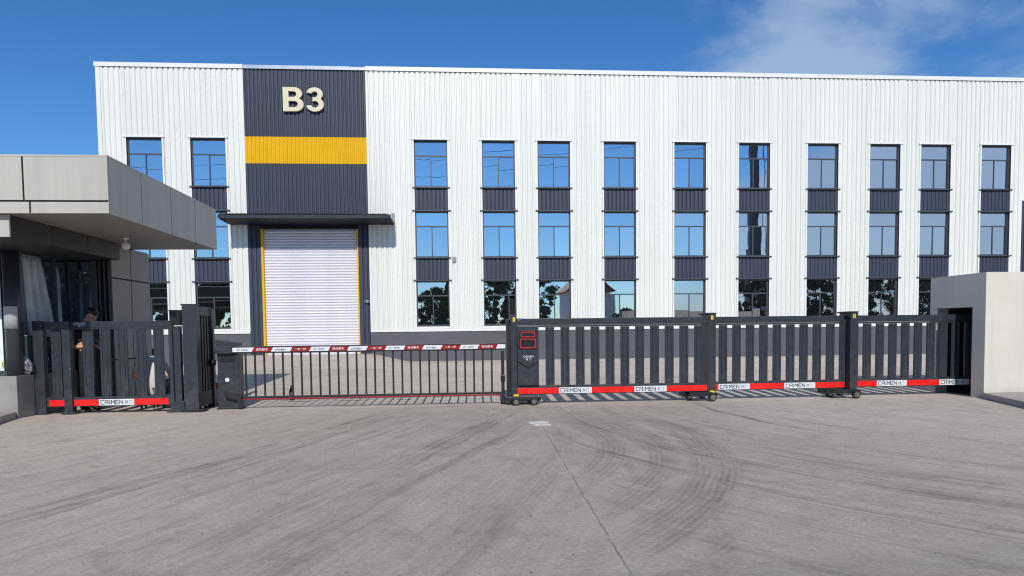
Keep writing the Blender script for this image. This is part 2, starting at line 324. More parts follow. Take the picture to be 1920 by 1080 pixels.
# ------------------------------------------------------------------ mesh helpers
class MB:
    """collects shapes and links them as ONE mesh object"""
    def __init__(s): s.bm = bmesh.new()
    def box(s, x0, x1, y0, y1, z0, z1, bev=0.0, mi=0):
        v = [s.bm.verts.new(p) for p in ((x0, y0, z0), (x1, y0, z0), (x1, y1, z0), (x0, y1, z0), (x0, y0, z1), (x1, y0, z1), (x1, y1, z1), (x0, y1, z1))]
        fs = [s.bm.faces.new([v[i] for i in q]) for q in ((0, 3, 2, 1), (4, 5, 6, 7), (0, 1, 5, 4), (1, 2, 6, 5), (2, 3, 7, 6), (3, 0, 4, 7))]
        for f in fs: f.material_index = mi
        if bev: bmesh.ops.bevel(s.bm, geom=list({e for f in fs for e in f.edges}), offset=bev, segments=2, profile=0.6, affect='EDGES')
        return s
    def prism(s, pts, axis, a, b, mi=0):
        """closed polygon pts (2-D) pushed along an axis from a to b"""
        def P(u, v, w): return (w, u, v) if axis == 'x' else (u, w, v) if axis == 'y' else (u, v, w)
        A = [s.bm.verts.new(P(u, v, a)) for u, v in pts]; B = [s.bm.verts.new(P(u, v, b)) for u, v in pts]
        n = len(pts); fs = [s.bm.faces.new(A), s.bm.faces.new(B)]
        for i in range(n): fs.append(s.bm.faces.new((A[i], A[(i + 1) % n], B[(i + 1) % n], B[i])))
        for f in fs: f.material_index = mi
        bmesh.ops.recalc_face_normals(s.bm, faces=fs)
        return s
    def cyl(s, c, r, h, axis='z', n=20, r2=None, mi=0, bev=0.0):
        r2 = r if r2 is None else r2
        g = bmesh.ops.create_cone(s.bm, cap_ends=True, segments=n, radius1=r, radius2=r2, depth=h)
        rot = {'z': Matrix(), 'y': Matrix.Rotation(R(90), 4, 'X'), 'x': Matrix.Rotation(R(90), 4, 'Y')}[axis]
        bmesh.ops.transform(s.bm, matrix=Matrix.Translation(c) @ rot, verts=g['verts'])
        fs = {f for v in g['verts'] for f in v.link_faces}
        for f in fs:
            f.material_index = mi
            if len(f.verts) == 4: f.smooth = True
        return s
    def lathe(s, prof, c, n=20, mi=0):
        rings = []
        for r, z in prof: rings.append([s.bm.verts.new((c[0] + r * math.cos(2 * math.pi * i / n), c[1] + r * math.sin(2 * math.pi * i / n), c[2] + z)) for i in range(n)])
        fs = []
        for a, b in zip(rings, rings[1:]):
            for i in range(n): fs.append(s.bm.faces.new((a[i], a[(i + 1) % n], b[(i + 1) % n], b[i])))
        fs.append(s.bm.faces.new(rings[0][::-1])); fs.append(s.bm.faces.new(rings[-1]))
        for f in fs: f.material_index = mi; f.smooth = len(f.verts) == 4
        return s
    def tube(s, pts, r, n=8, mi=0, r_end=None):
        pts = [Vector(p) for p in pts]; rings = []
        for i, p in enumerate(pts):
            t = (pts[min(i + 1, len(pts) - 1)] - pts[max(i - 1, 0)]).normalized()
            a = t.orthogonal().normalized(); b = t.cross(a)
            rr = r if r_end is None else r + (r_end - r) * i / (len(pts) - 1)
            rings.append([s.bm.verts.new(p + (a * math.cos(2 * math.pi * k / n) + b * math.sin(2 * math.pi * k / n)) * rr) for k in range(n)])
        fs = []
        for A, B in zip(rings, rings[1:]):
            # keep rings aligned
            off = min(range(n), key=lambda o: (A[0].co - B[o].co).length)
            for k in range(n): fs.append(s.bm.faces.new((A[k], A[(k + 1) % n], B[(k + 1 + off) % n], B[(k + off) % n])))
            if off: B[:] = B[off:] + B[:off]
        fs.append(s.bm.faces.new(rings[0][::-1])); fs.append(s.bm.faces.new(rings[-1]))
        for f in fs: f.material_index = mi; f.smooth = len(f.verts) == 4
        bmesh.ops.recalc_face_normals(s.bm, faces=fs)
        return s
    def mesh(s, name, mats):
        me = bpy.data.meshes.new(name); s.bm.to_mesh(me); s.bm.free()
        for m in (mats if isinstance(mats, (list, tuple)) else [mats]): me.materials.append(m)
        return me
    def build(s, name, mats, parent=None, loc=None):
        return put(name, s.mesh(name, mats), parent, loc)

def put(name, me, parent=None, loc=None):
    o = bpy.data.objects.new(name, me); COL.objects.link(o)
    if parent is not None: o.parent = parent
    if loc is not None: o.location = loc
    return o
def empty(name, label, cat, group=None):
    """things are built in world metres, so their Empty sits at the origin of the site unless moved"""
    o = bpy.data.objects.new(name, None); COL.objects.link(o); o.empty_display_size = 0.3
    return tag(o, label, cat, group)
def tag(o, label=None, cat=None, group=None, kind=None):
    if label: o['label'] = label
    if cat: o['category'] = cat
    if group: o['group'] = group
    if kind: o['kind'] = kind
    return o
def reroot(o, p):
    """put a thing's Empty at its base without moving its parts"""
    p = Vector(p); o.location = p
    for c in o.children: c.location = c.location - p

# lettering ------------------------------------------------------------
_tc = {}
def text_mesh(body, height, width=None, bold=0.0):
    """a flat mesh of the text in the XZ plane, facing -Y, origin at its lower left; height of the glyph box in metres"""
    cu = bpy.data.curves.new('lettering', 'FONT'); cu.body = body; cu.offset = bold; cu.resolution_u = 3
    o = bpy.data.objects.new('lettering', cu); COL.objects.link(o)
    dg = bpy.context.evaluated_depsgraph_get(); me = bpy.data.meshes.new_from_object(o.evaluated_get(dg))
    bpy.data.objects.remove(o); bpy.data.curves.remove(cu)
    xs = [v.co.x for v in me.vertices]; ys = [v.co.y for v in me.vertices]
    sy = height / (max(ys) - min(ys)); sx = sy if width is None else width / (max(xs) - min(xs))
    x0, y0 = min(xs), min(ys)
    for v in me.vertices: v.co = ((v.co.x - x0) * sx, 0, (v.co.y - y0) * sy)
    return me
STROKES = {'C': [[(1, 1), (0, 1), (0, 0), (1, 0)]], 'A': [[(0, 0), (0, .85), (.15, 1), (1, 1), (1, 0)], [(.35, .45), (1, .45)]],
           'I': [[(.5, 0), (.5, 1)]], 'M': [[(0, 0), (0, 1), (.5, .5), (1, 1), (1, 0)]], 'E': [[(1, 1), (0, 1), (0, 0), (1, 0)], [(0, .5), (.9, .5)]],
           'N': [[(0, 0), (0, 1), (1, 0), (1, 1)]]}
def stroke_word(word, h, w, gap, t, me_name='lettering'):
    """squared logo letters drawn as strokes, flat, facing -Y"""
    bm = bmesh.new(); x = 0
    for ch in word:
        cw = w * 0.35 if ch == 'I' else w
        for pl in STROKES[ch]:
            for (a, b), (c, d) in zip(pl, pl[1:]):
                p, q = Vector((x + a * cw, b * h)), Vector((x + c * cw, d * h)); u = (q - p).normalized(); n = Vector((-u.y, u.x)) * t / 2
                p2, q2 = p - u * t / 2, q + u * t / 2
                bm.faces.new([bm.verts.new((k.x, 0, k.y)) for k in (p2 - n, q2 - n, q2 + n, p2 + n)])
        x += cw + gap
    me = bpy.data.meshes.new(me_name); bm.to_mesh(me); bm.free()
    return me, x - gap
def letter(me, m, parent, loc, name='lettering'):
    if not me.materials: me.materials.append(m)
    return put(name, me, parent, loc)

# ================================================================== THE SETTING
def build_ground():
    bm = bmesh.new()
    xs = [-700, -60, -20, -8, 0, 8, 20, 60, 700]
    rows = [(-700, 0), (-60, 0), (0, 0), (13.5, 0), (22.0, 0.25), (27, 0.25), (60, 0.25), (700, 0.25)]
    g = [[bm.verts.new((x, y, z)) for x in xs] for y, z in rows]
    for a, b in zip(g, g[1:]):
        for i in range(len(xs) - 1): bm.faces.new((a[i], a[i + 1], b[i + 1], b[i]))
    me = bpy.data.meshes.new('ground'); bm.to_mesh(me); bm.free(); me.materials.append(GROUND)
    tag(put('ground', me), 'grey concrete yard with curved tyre marks in front of the gate', kind='structure')
build_ground()

# ================================================================== FACTORY BUILDING
YF = 26.5                     # outer face of the cladding
fac = empty('factory_building', 'long white ribbed steel factory with blue windows and B3 over its door', 'building')
XL, XR_ = -13.0, 27.5
ZB, ZT = 1.48, 11.12          # cladding bottom and top
core = MB().box(XL + .05, XR_, YF + 0.24, 40, 0.2, 10.9)
core.build('wall_core', mat('painted_dark_interior', (0.01, 0.01, 0.012, 1), 0.9), fac)  # near-black colour stands in for the unlit interior behind the open sash
MB().box(XL + .05, XR_, YF + 0.14, YF + 0.235, 10.9, 11.15).build('parapet', WTRIM, fac)

def sheet(x0, x1, z0, z1, m, pitch=0.19, groove=0.042, name='cladding_sheet', y=YF, phase=0.0, wide=1.0):
    """one ribbed steel sheet: flat pans between trapezoid grooves, real depth"""
    x0 += 0.0015; x1 -= 0.0015
    pts = [(x0, y)]
    k = math.ceil((x0 - phase) / pitch - 1e-6)
    a, b = 0.040 * wide, 0.013 * wide
    while True:
        g = phase + k * pitch
        if g + a > x1: break
        if g - a > x0: pts += [(g - a, y), (g - b, y + groove), (g + b, y + groove), (g + a, y)]
        k += 1
    pts += [(x1, y), (x1, y + 0.07), (x0, y + 0.07)]
    mb = MB(); mb.prism(pts, 'z', z0, z1)
    return mb.build(name, m, fac)

COLS = [(-12.02, -10.76), (-9.75, -8.50), (-1.59, -0.36), (0.96, 2.21), (3.09, 4.33), (5.65, 6.90), (8.42, 9.68), (11.0, 12.25), (13.79, 15.04), (16.36, 17.59), (18.47, 19.72), (21.02, 22.28)]
ROWS = [(6.85, 8.57, 8.02), (4.21, 5.93, 5.38), (1.60, 3.30, 2.75)]   # bottom, top, transom
DX0, DX1 = -7.80, -3.35       # slate door bay

def split(x0, x1, z0, z1, m, **k):
    n = max(1, round((x1 - x0) / 0.78))
    p = k.get('pitch', 0.19); cuts = [x0]
    for i in range(1, n):
        c = (math.floor((x0 + (x1 - x0) * i / n) / p) + 0.5) * p
        if c - cuts[-1] > 0.3 and x1 - c > 0.3: cuts.append(c)
    cuts.append(x1)
    for a, b in zip(cuts, cuts[1:]): sheet(a, b, z0, z1, m, **k)

# white piers between the window columns
tw = 0.07                     # white jamb trim beside each column
edges = [XL + 0.16]
for a, b in COLS[:2]: edges += [a - tw, b + tw]
edges += [DX0, DX1]
for a, b in COLS[2:]: edges += [a - tw, b + tw]
edges += [22.80]
for a, b in zip(edges[0::2], edges[1::2]): split(a, b, ZB, ZT, WHITE)
split(22.80, 24.2, 6.4, ZT, WHITE); split(22.80, 24.2, 0.26, 6.395, DARK, pitch=0.145); split(24.2, XR_, ZB, ZT, WHITE)
for i, (a, b) in enumerate(COLS): sheet(a - tw, b + tw, 8.66, ZT, WHITE)     # over the top windows
# corner, base and parapet flashings
MB().box(XL, XL + 0.155, YF - 0.012, YF + 0.25, ZB, ZT, 0.004).build('corner_flashing', WTRIM, fac)
for x0, x1 in ((XL, DX0 - 0.005), (DX1 + 0.005, 22.8)):
    MB().prism([(YF - 0.035, 1.385), (YF + 0.1, 1.385), (YF + 0.1, 1.478), (YF - 0.005, 1.478), (YF - 0.035, 1.45)], 'x', x0, x1).build('base_flashing', WTRIM, fac)
    MB().box(x0, x1, YF + 0.0, YF + 0.235, 0.2, 1.383).build('plinth', PLINTH, fac)
for x0, x1, m, z in ((XL - 0.03, DX0, WTRIM, 11.27), (DX0 + 0.002, DX1 - 0.6, CAP, 11.25), (DX1 - 0.597, DX1 - 0.002, CAP, 11.235), (DX1, 14.0, WTRIM, 11.27), (14.003, XR_, WTRIM, 11.262)):
    MB().prism([(YF - 0.04, 11.12), (YF - 0.02, 11.12), (YF - 0.02, 11.14), (YF + 0.3, 11.16), (YF + 0.3, z), (YF - 0.04, z)], 'x', x0, x1).build('parapet_cap', m, fac)

# slate door bay with the yellow band
split(DX0, DX1, 8.675, ZT, DARK, pitch=0.145, wide=1.15, groove=0.035); split(DX0, DX1, 7.69, 8.67, YEL, pitch=0.145, wide=1.15, groove=0.035); split(DX0, DX1, 5.42, 7.685, DARK, pitch=0.145, wide=1.15, groove=0.035)
SX0, SX1 = -7.24, -3.80
split(DX0, SX0 - 0.09, 0.3, 5.415, DARK, pitch=0.17); split(SX1 + 0.06, DX1, 0.3, 5.415, DARK, pitch=0.17)
MB().box(SX0 - 0.085, SX1 + 0.055, YF, YF + 0.1, 5.30, 5.415).build('door_lintel', DTRIM, fac)

# roller shutter
door = MB().box(SX0 - 0.02, SX1 + 0.02, YF + 0.20, YF + 0.236, 0.55, 5.30).build('roller_shutter', SHUT, fac)
pitch_s = 0.105
prof = [(YF + 0.125, 0.0)] + [(YF + 0.13 - 0.042 * math.sin(math.pi * t), 0.006 + 0.088 * t) for t in (0, .12, .3, .5, .7, .88, 1)] + [(YF + 0.125, 0.1), (YF + 0.125, 0.104), (YF + 0.17, 0.104), (YF + 0.17, 0.0)]
smb = MB(); smb.prism(prof, 'x', SX0, SX1); sme = smb.mesh('slat', SHUT)
for i in range(44): put('slat', sme, door, (0, 0, 0.62 + pitch_s * i))
MB().box(SX0, SX1, YF + 0.10, YF + 0.18, 0.56, 0.62, 0.006).build('bottom_bar', SHUT, door)
for x0, x1 in ((SX0 - 0.085, SX0 - 0.003), (SX1 + 0.003, SX1 + 0.055)):
    MB().box(x0, x1, YF - 0.02, YF + 0.19, 0.56, 5.28, 0.005).build('door_guide', YEL, fac)

# door canopy: thin sloped ribbed roof with gutter
cy0, cy1 = YF - 1.2, YF - 0.002
can = MB().prism([(cy0, 5.58), (cy1, 5.78), (cy1, 5.50), (cy1 - 0.05, 5.42), (cy0 + 0.12, 5.44), (cy0, 5.47)], 'x', -8.42, -2.40).build('door_canopy', DTRIM, fac)
gm = MB().prism([(cy0 - 0.10, 5.47), (cy0 - 0.002, 5.47), (cy0 - 0.002, 5.60), (cy0 - 0.015, 5.60), (cy0 - 0.015, 5.485), (cy0 - 0.085, 5.485), (cy0 - 0.085, 5.575), (cy0 - 0.10, 5.575)], 'x', -8.44, -2.385)
gm.build('gutter', mat('gutter_slate', (0.032, 0.040, 0.050, 1), 0.5, spec=0.25), can)
rp = [(-8.43, 0)]
k = 0
while -8.43 + 0.19 * k + 0.16 < -2.40:
    b = -8.43 + 0.19 * k
    rp += [(b + 0.03, 0), (b + 0.055, 0.035), (b + 0.09, 0.035), (b + 0.115, 0)]; k += 1
rp += [(-2.40, 0), (-2.40, -0.012), (-8.43, -0.012)]
rb = MB(); rb.prism(rp, 'y', 0, 1.0)
me = rb.mesh('canopy_sheet', DTRIM)
for v in me.vertices: v.co = (v.co.x, cy0 - 0.06 + v.co.y * 1.25, 5.605 + 0.2 * v.co.y + v.co.z)
put('canopy_sheet', me, can)
MB().prism([(cy0 - 0.02, 5.48), (cy0 - 0.02, 5.66), (cy1, 5.86), (cy1, 5.48)], 'x', -2.398, -2.36).build('end_cap', mat('canopy_end_grey', (0.5, 0.52, 0.52, 1), 0.4), can)

# B3, thick letters standing off the cladding
def arc(cx, cy, r, a0, a1, n, ry=None):
    return [(cx + r * math.cos(R(a0 + (a1 - a0) * i / n)), cy + (ry or r) * math.sin(R(a0 + (a1 - a0) * i / n))) for i in range(n + 1)]
def outline_letter(loops, x, z, s, sx):
    cu = bpy.data.curves.new('letter', 'CURVE'); cu.dimensions = '2D'; cu.fill_mode = 'BOTH'; cu.extrude = 0.045; cu.bevel_depth = 0.004
    for lp in loops:
        sp = cu.splines.new('POLY'); sp.points.add(len(lp) - 1); sp.use_cyclic_u = True
        for p, q in zip(sp.points, lp): p.co = (q[0] * s * sx, q[1] * s, 0, 1)
    o = bpy.data.objects.new('letter', cu); COL.objects.link(o)
    me = bpy.data.meshes.new_from_object(o.evaluated_get(bpy.context.evaluated_depsgraph_get())); bpy.data.objects.remove(o)
    me.materials.clear(); me.materials.append(GOLD)
    for v in me.vertices: v.co = (x + v.co.x, YF - 0.065 + v.co.z, z + v.co.y)
    return put('letter', me, fac)
B_out = [(0, 0), (0.42, 0)] + arc(0.42, 0.285, 0.33, -90, 62, 14, 0.285) + arc(0.40, 0.745, 0.30, -40, 90, 12, 0.255) + [(0, 1)]
B_h1 = [(0.20, 0.165)] + arc(0.40, 0.30, 0.145, -90, 90, 10, 0.135) + [(0.20, 0.435)]
B_h2 = [(0.20, 0.595)] + arc(0.38, 0.717, 0.115, -90, 90, 10, 0.122) + [(0.20, 0.839)]
def stroke_outline(path, w):
    L, Rr = [], []
    P = [Vector(p) for p in path]
    for i, p in enumerate(P):
        t = (P[min(i + 1, len(P) - 1)] - P[max(i - 1, 0)]).normalized(); n = Vector((-t.y, t.x)) * w / 2
        L.append(tuple(p + n)); Rr.append(tuple(p - n))
    return L + Rr[::-1]
three_out = arc(0.33, 0.735, 0.32, 165, -38, 18, 0.265) + arc(0.335, 0.30, 0.345, 48, -168, 20, 0.30) + [(0.185, 0.26)] + arc(0.335, 0.30, 0.152, -165, 82, 16, 0.145) + [(0.245, 0.44), (0.265, 0.59)] + arc(0.33, 0.715, 0.125, -80, 160, 16, 0.125)
outline_letter([B_out, B_h1, B_h2], -6.35, 9.57, 0.87, 1.14)
outline_letter([three_out], -5.51, 9.57, 0.87, 1.07)

# windows ----------------------------------------------------------------
GY = YF + 0.12                # glass line, set back in the reveal
def frame_mesh(w, h, ht):
    mb = MB(); t = 0.042
    mb.box(0, t, GY - .035, GY + .045, 0, h); mb.box(w - t, w, GY - .035, GY + .045, 0, h)
    mb.box(t, w - t, GY - .035, GY + .045, h - t, h); mb.box(t, w - t, GY - .035, GY + .045, 0, t)
    mb.box(t, w - t, GY - .030, GY + .040, ht - .022, ht + .022)
    mb.box(w / 2 - .018, w / 2 + .018, GY - .025, GY + .038, t, ht - .022)
    # reveal lining
    mb.box(-.02, 0, YF - .01, GY + .07, -.02, h + .02); mb.box(w, w + .02, YF - .01, GY + .07, -.02, h + .02)
    mb.box(0, w, YF + .005, GY + .07, h, h + .02)
    return mb.mesh('window', FRAME)
WW = 1.25
fm = {}
for r, (z0, z1, zt) in enumerate(ROWS): fm[r] = frame_mesh(WW, z1 - z0, zt - z0)
pane_me = {}
def pane(w, h):
    key = (round(w, 3), round(h, 3))
    if key not in pane_me:
        mb = MB(); mb.box(-w / 2, w / 2, -.004, .004, -h / 2, h / 2); pane_me[key] = mb.mesh('pane', GLASS)
    return pane_me[key]
ear = 0.10
hood_me = MB().prism([(YF - .05, 0), (YF + .02, 0), (YF + .02, .06), (YF - .03, .06), (YF - .05, .035)], 'x', -ear, WW + ear).mesh('head_flashing', WTRIM)
sill_me = MB().prism([(YF - .07, 0), (YF + .13, 0), (YF + .13, .035), (YF - .03, .045), (YF - .07, .03)], 'x', -ear + .02, WW + ear - .02).mesh('sill', FRAME)
lint_me = MB().prism([(YF - .055, 0), (YF + .05, 0), (YF + .05, .05), (YF - .035, .05), (YF - .055, .04)], 'x', -ear, WW + ear).mesh('spandrel_trim', FRAME)
jamb_me = MB().box(0, tw - .004, YF - .016, YF + .16, ZB + .002, 8.655, .003).mesh('jamb_trim', WTRIM)
wsill_me = MB().box(0, WW, YF - .01, YF + .15, 1.482, 1.575, .003).mesh('sill_flashing', WTRIM)
for ci, (a, b) in enumerate(COLS):
    x = (a + b - WW) / 2
    for r, (z0, z1, zt) in enumerate(ROWS):
        w = put('window', fm[r], fac, (x, 0, z0))
        h, ht = z1 - z0, zt - z0
        def add(cx, cz, pw, ph, dy=0.0):
            p = put('pane', pane(pw, ph), w, (cx, GY + dy, cz))
            p.rotation_euler = (random.gauss(0, .003), 0, random.gauss(0, .003))
        add(WW / 2, (ht + h) / 2 - .01, WW - .08, h - ht - .06)
        pw, ph = WW / 2 - .055, ht - .06
        add(.04 + pw / 2, .04 + ph / 2, pw, ph)
        if (ci, r) == (3, 2):      # the sash that stands open: its pane is slid over the fixed one
            add(WW - .04 - pw / 2 - .28, .04 + ph / 2, pw, ph, -.03)
            MB().box(WW - .30, WW - .26, GY - .045, GY - .01, .055, ht - .03).build('sash_stile', FRAME, w)
        else: add(WW - .04 - pw / 2, .04 + ph / 2, pw, ph, .012)
    put('head_flashing', hood_me, fac, (x, 0, 8.60))
    for z in (ROWS[0][0], ROWS[1][0]): put('sill', sill_me, fac, (x, 0, z - .048))
    for z in (ROWS[1][1], ROWS[2][1]): put('spandrel_trim', lint_me, fac, (x, 0, z + .003))
    for zb, zt_ in ((ROWS[1][1] + .055, ROWS[0][0] - .05), (ROWS[2][1] + .055, ROWS[1][0] - .05)):
        o = sheet(x, x + WW, zb, zt_, DARK, pitch=0.158, groove=0.03, name='spandrel_panel', y=YF + .02, phase=x + 0.0, wide=0.8)
    put('jamb_trim', jamb_me, fac, (x - tw + .002, 0, 0)); put('jamb_trim', jamb_me, fac, (x + WW + .002, 0, 0))
    put('sill_flashing', wsill_me, fac, (x, 0, 0))

# small fittings on the wall
t = empty('emergency_light', 'small white twin emergency light on the slate jamb right of the door', 'light')
MB().box(-3.55, -3.37, YF - .07, YF - .003, 2.50, 2.58, .015).build('housing', WLAMP, t)
for x in (-3.51, -3.41): MB().cyl((x, YF - .085, 2.54), .035, .04, 'y', 14).build('lamp_head', BLK, t)
reroot(t, (-3.46, YF, 2.5))
t = empty('vent_box', 'small grey vent box on the white wall beside the second window row', 'vent')
MB().box(-.21, -.07, YF - .08, YF - .002, 4.03, 4.22, .006).build('housing', mat('vent_grey', (.42, .42, .40, 1), .5), t)
for i in range(4): MB().box(-.20, -.08, YF - .092, YF - .081, 4.05 + .04 * i, 4.07 + .04 * i).build('louvre', mat('vent_louvre', (.3, .3, .29, 1), .5), t)
reroot(t, (-.14, YF, 4.03))

# concrete ramp up to the shutter
bm = bmesh.new()
top = [bm.verts.new(p) for p in ((-8.1, YF - .004, .565), (-3.3, YF - .004, .565), (-3.3, YF - .9, .555), (-8.1, YF - .9, .555))]
bot = [bm.verts.new(p) for p in ((-9.4, YF - .004, .243), (-1.9, YF - .004, .243), (-2.3, YF - 4.3, .243), (-9.0, YF - 4.3, .243))]
bm.faces.new(top)
for i in range(4): bm.faces.new((bot[i], bot[(i + 1) % 4], top[(i + 1) % 4], top[i]))
bm.faces.new(bot[::-1]); bmesh.ops.recalc_face_normals(bm, faces=bm.faces)
me = bpy.data.meshes.new('door_ramp'); bm.to_mesh(me); bm.free(); me.materials.append(GROUND)
tag(put('door_ramp', me), 'low concrete ramp rising to the white roller shutter', 'ramp', kind='structure')

# ================================================================== GUARDHOUSE
gh = empty('guardhouse', 'grey panelled guardhouse with deep flat canopy behind the left gate', 'building')
CX, CYF, CYB, CZ0, CZ1 = -5.04, 10.5, 14.98, 3.15, 3.985
MB().box(-18, CX - .03, CYF + .03, CYB - .02, CZ0 + .02, CZ1 - .03).build('canopy_core', JOINT, gh)
MB().box(-18, CX - .032, CYF + .032, CYB - .03, CZ0, CZ0 + .018).build('canopy_soffit', SOFFIT, gh)
MB().box(-18, CX - .0, CYF - .0, CYB, CZ1 - .028, CZ1, .004).build('canopy_cap', PANEL, gh)
j = .013
for (x0, x1) in ((CX - 1.17, CX - .001), (CX - 3.3, CX - 1.17), (CX - 5.5, CX - 3.3), (CX - 8, CX - 5.5)):
    MB().box(x0 + j, x1 - (j if x1 < CX - .1 else 0), CYF, CYF + .028, CZ0 + .175 + j, CZ1 - .03, .003).build('fascia_panel', PANEL, gh)
for (x0, x1) in ((CX - 1.09, CX - .001), (CX - 3.25, CX - 1.09), (CX - 5.4, CX - 3.25), (CX - 8, CX - 5.4)):
    MB().box(x0 + j, x1 - (j if x1 < CX - .1 else 0), CYF + .001, CYF + .028, CZ0, CZ0 + .175 - j, .003).build('fascia_panel', PANEL, gh)
for (y0, y1) in ((CYF + .03, 11.56), (11.56, 12.70), (12.70, 13.82), (13.82, CYB)):
    MB().box(CX - .028, CX, y0 + (j if y0 > 11 else 0), y1 - .010, CZ0, CZ1 - .03, .003).build('fascia_panel', PANEL, gh)
# drop beam under the canopy
MB().box(-18, -6.53, 10.66, 13.9, 2.85, CZ0 - .002).build('beam_core', JOINT, gh)
MB().box(-12, -6.50, 10.62, 10.655, 2.83, CZ0 - .004, .003).build('beam_end_panel', PANEL, gh)
for y0, y1 in ((10.66, 11.7), (11.7, 12.75), (12.75, 13.9)): MB().box(-6.525, -6.502, y0 + .006, y1 - .006, 2.83, CZ0 - .004, .003).build('beam_panel', BEAM, gh)
MB().box(-12, -6.53, 10.66, 13.9, 2.825, 2.848).build('beam_soffit', BEAM, gh)
# wall block at the far end of the canopy
PX, PY0, PY1 = -6.70, 13.95, 15.6
MB().box(-12, PX - .03, PY0 + .03, PY1, 0, CZ0 - .003).build('wall_core', JOINT, gh)
for y0, y1 in ((PY0, 14.75), (14.75, PY1 + .01)):
    for z0, z1 in ((0, .9), (.9, 2.5), (2.5, CZ0 - .004)):
        MB().box(PX - .028, PX, y0 + j, y1 - j, z0 + j, z1 - j, .003).build('wall_panel', GPANEL, gh)
# front of that block: dark door frame and glazed leaf
MB().box(-7.5, -7.46, PY0 - .03, PY0 + .029, .12, 2.82).build('door_frame', FRAME, gh)
MB().box(-7.07, -6.96, PY0 - .03, PY0 + .029, .12, 2.82).build('door_frame', FRAME, gh)
MB().box(-7.46, -7.07, PY0 - .03, PY0 + .029, 2.42, 2.47).build('door_frame', FRAME, gh)
dl = MB().box(-7.46, -7.07, PY0 - .005, PY0 + .005, .14, 2.42).build('door_glass', GGLASS, gh)
MB().box(-7.46, -7.07, PY0 - .004, PY0 + .006, 2.47, 2.80).build('transom_glass', GGLASS, gh)
for x in (-6.93, -6.84, -6.76): MB().box(x, x + .03, PY0 - .02, PY0 + .029, .02, 2.82).build('door_track', FRAME, gh)
# glazed side wall on the platform
WX = -7.5
MB().box(-12, WX - .06, 12.32, PY0 - .05, .74, 2.825).build('inner_wall', mat('dark_room', (.012, .018, .028, 1), .9), gh)
for y in (12.42, 13.46): MB().box(WX - .05, WX + .02, y, y + .06, .74, 2.825).build('window_mullion', FRAME, gh)
MB().box(WX - .05, WX + .02, 12.48, 13.46, .74, .80).build('window_rail', FRAME, gh); MB().box(WX - .05, WX + .02, 13.52, PY0 - .04, .74, .80).build('window_rail', FRAME, gh)
for y0, y1 in ((12.48, 13.46), (13.52, PY0 - .04)): MB().box(WX - .02, WX - .01, y0, y1, .80, 2.825).build('window_pane', GGLASS, gh)
# loosened protective film hanging on the side glazing
def film(pts_top, pts_bot, n=16, m=10):
    bm = bmesh.new(); rng = random.Random(3); g = []
    for i in range(n + 1):
        s = i / n; row = []
        for k in range(m + 1):
            q = k / m
            y = (pts_top[0][0] * (1 - s) + pts_top[1][0] * s) * (1 - q) + (pts_bot[0][0] * (1 - s) + pts_bot[1][0] * s) * q
            z = (pts_top[0][1] * (1 - s) + pts_top[1][1] * s) * (1 - q) + (pts_bot[0][1] * (1 - s) + pts_bot[1][1] * s) * q
            d = .012 + .018 * (0.5 + 0.5 * math.sin(s * 19 + q * 3.0 + math.sin(q * 5))) + .006 * rng.random()
            row.append(bm.verts.new((WX - .005 + d, y, z)))
        g.append(row)
    for a, b in zip(g, g[1:]):
        for k in range(m): f = bm.faces.new((a[k], b[k], b[k + 1], a[k + 1])); f.smooth = True
    bmesh.ops.solidify(bm, geom=bm.faces[:], thickness=.002)
    me = bpy.data.meshes.new('protective_film'); bm.to_mesh(me); bm.free(); me.materials.append(FILM)
    return put('protective_film', me, gh)
film(((12.49, 2.80), (13.05, 2.80)), ((12.60, 1.40), (13.45, 1.36)))
film(((13.52, 2.66), (13.60, 2.66)), ((13.52, 1.2), (13.66, 1.2)), 5, 10)
# front glazing left of the column (pale, filmed), column, platform
MB().box(-12, -7.72, 12.30, 12.31, .80, 2.82).build('front_pane', FILM, gh)
MB().box(-12, -7.5, 12.28, 12.40, .72, .80).build('front_rail', FRAME, gh)
MB().cyl((-7.55, 12.32, 1.77), .125, 2.10, 'z', 28).build('column', mat('column_slate', (.045, .05, .065, 1), .35), gh)
MB().box(-7.74, -7.73, 12.275, 12.295, .86, .95).build('warning_sticker', STICK, gh)
MB().box(-14, -7.42, 12.12, 16, 0, .715, .008).build('platform', CONC, gh)
MB().box(-7.418, -6.72, 13.45, PY0 - .035, 0, .13, .008).build('door_step', CONC, gh)
reroot(gh, (-8, 13.5, 0))
mb = MB(); mb.prism([(-16, 9.6), (-6.92, 10.3), (-7.28, 11.45), (-7.45, 12.117), (-16, 12.117)], 'z', 0, .115)
tag(mb.build('kerb', KERB), 'low concrete kerb step in front of the guardhouse platform', kind='structure')

# dome lamp under the canopy, notice on the column, bag on the platform
t = empty('ceiling_lamp', 'small white globe lamp hanging under the guardhouse canopy', 'lamp')
MB().lathe([(.055, 0), (.06, -.012), (.03, -.03), (.016, -.035), (.016, -.075)], (0, 0, 0)).build('mount', WLAMP, t)
MB().lathe([(.03, -.075), (.062, -.10), (.075, -.145), (.066, -.185), (.04, -.21), (.012, -.218)], (0, 0, 0)).build('globe', WLAMP, t)
t.location = (-6.02, 13.1, 3.148)
bm = bmesh.new(); g = []
for i in range(13):
    a = R(-90 - 62 + 124 * i / 12); rr = .1275 + .0015 * math.sin(i * 1.7)
    g.append([bm.verts.new((-7.55 + rr * math.cos(a), 12.32 + rr * math.sin(a), z)) for z in (1.515, 1.70, 1.885)])
for a, b in zip(g, g[1:]):
    for k in range(2): bm.faces.new((a[k], b[k], b[k + 1], a[k + 1])).smooth = True
bmesh.ops.solidify(bm, geom=bm.faces[:], thickness=-.001)
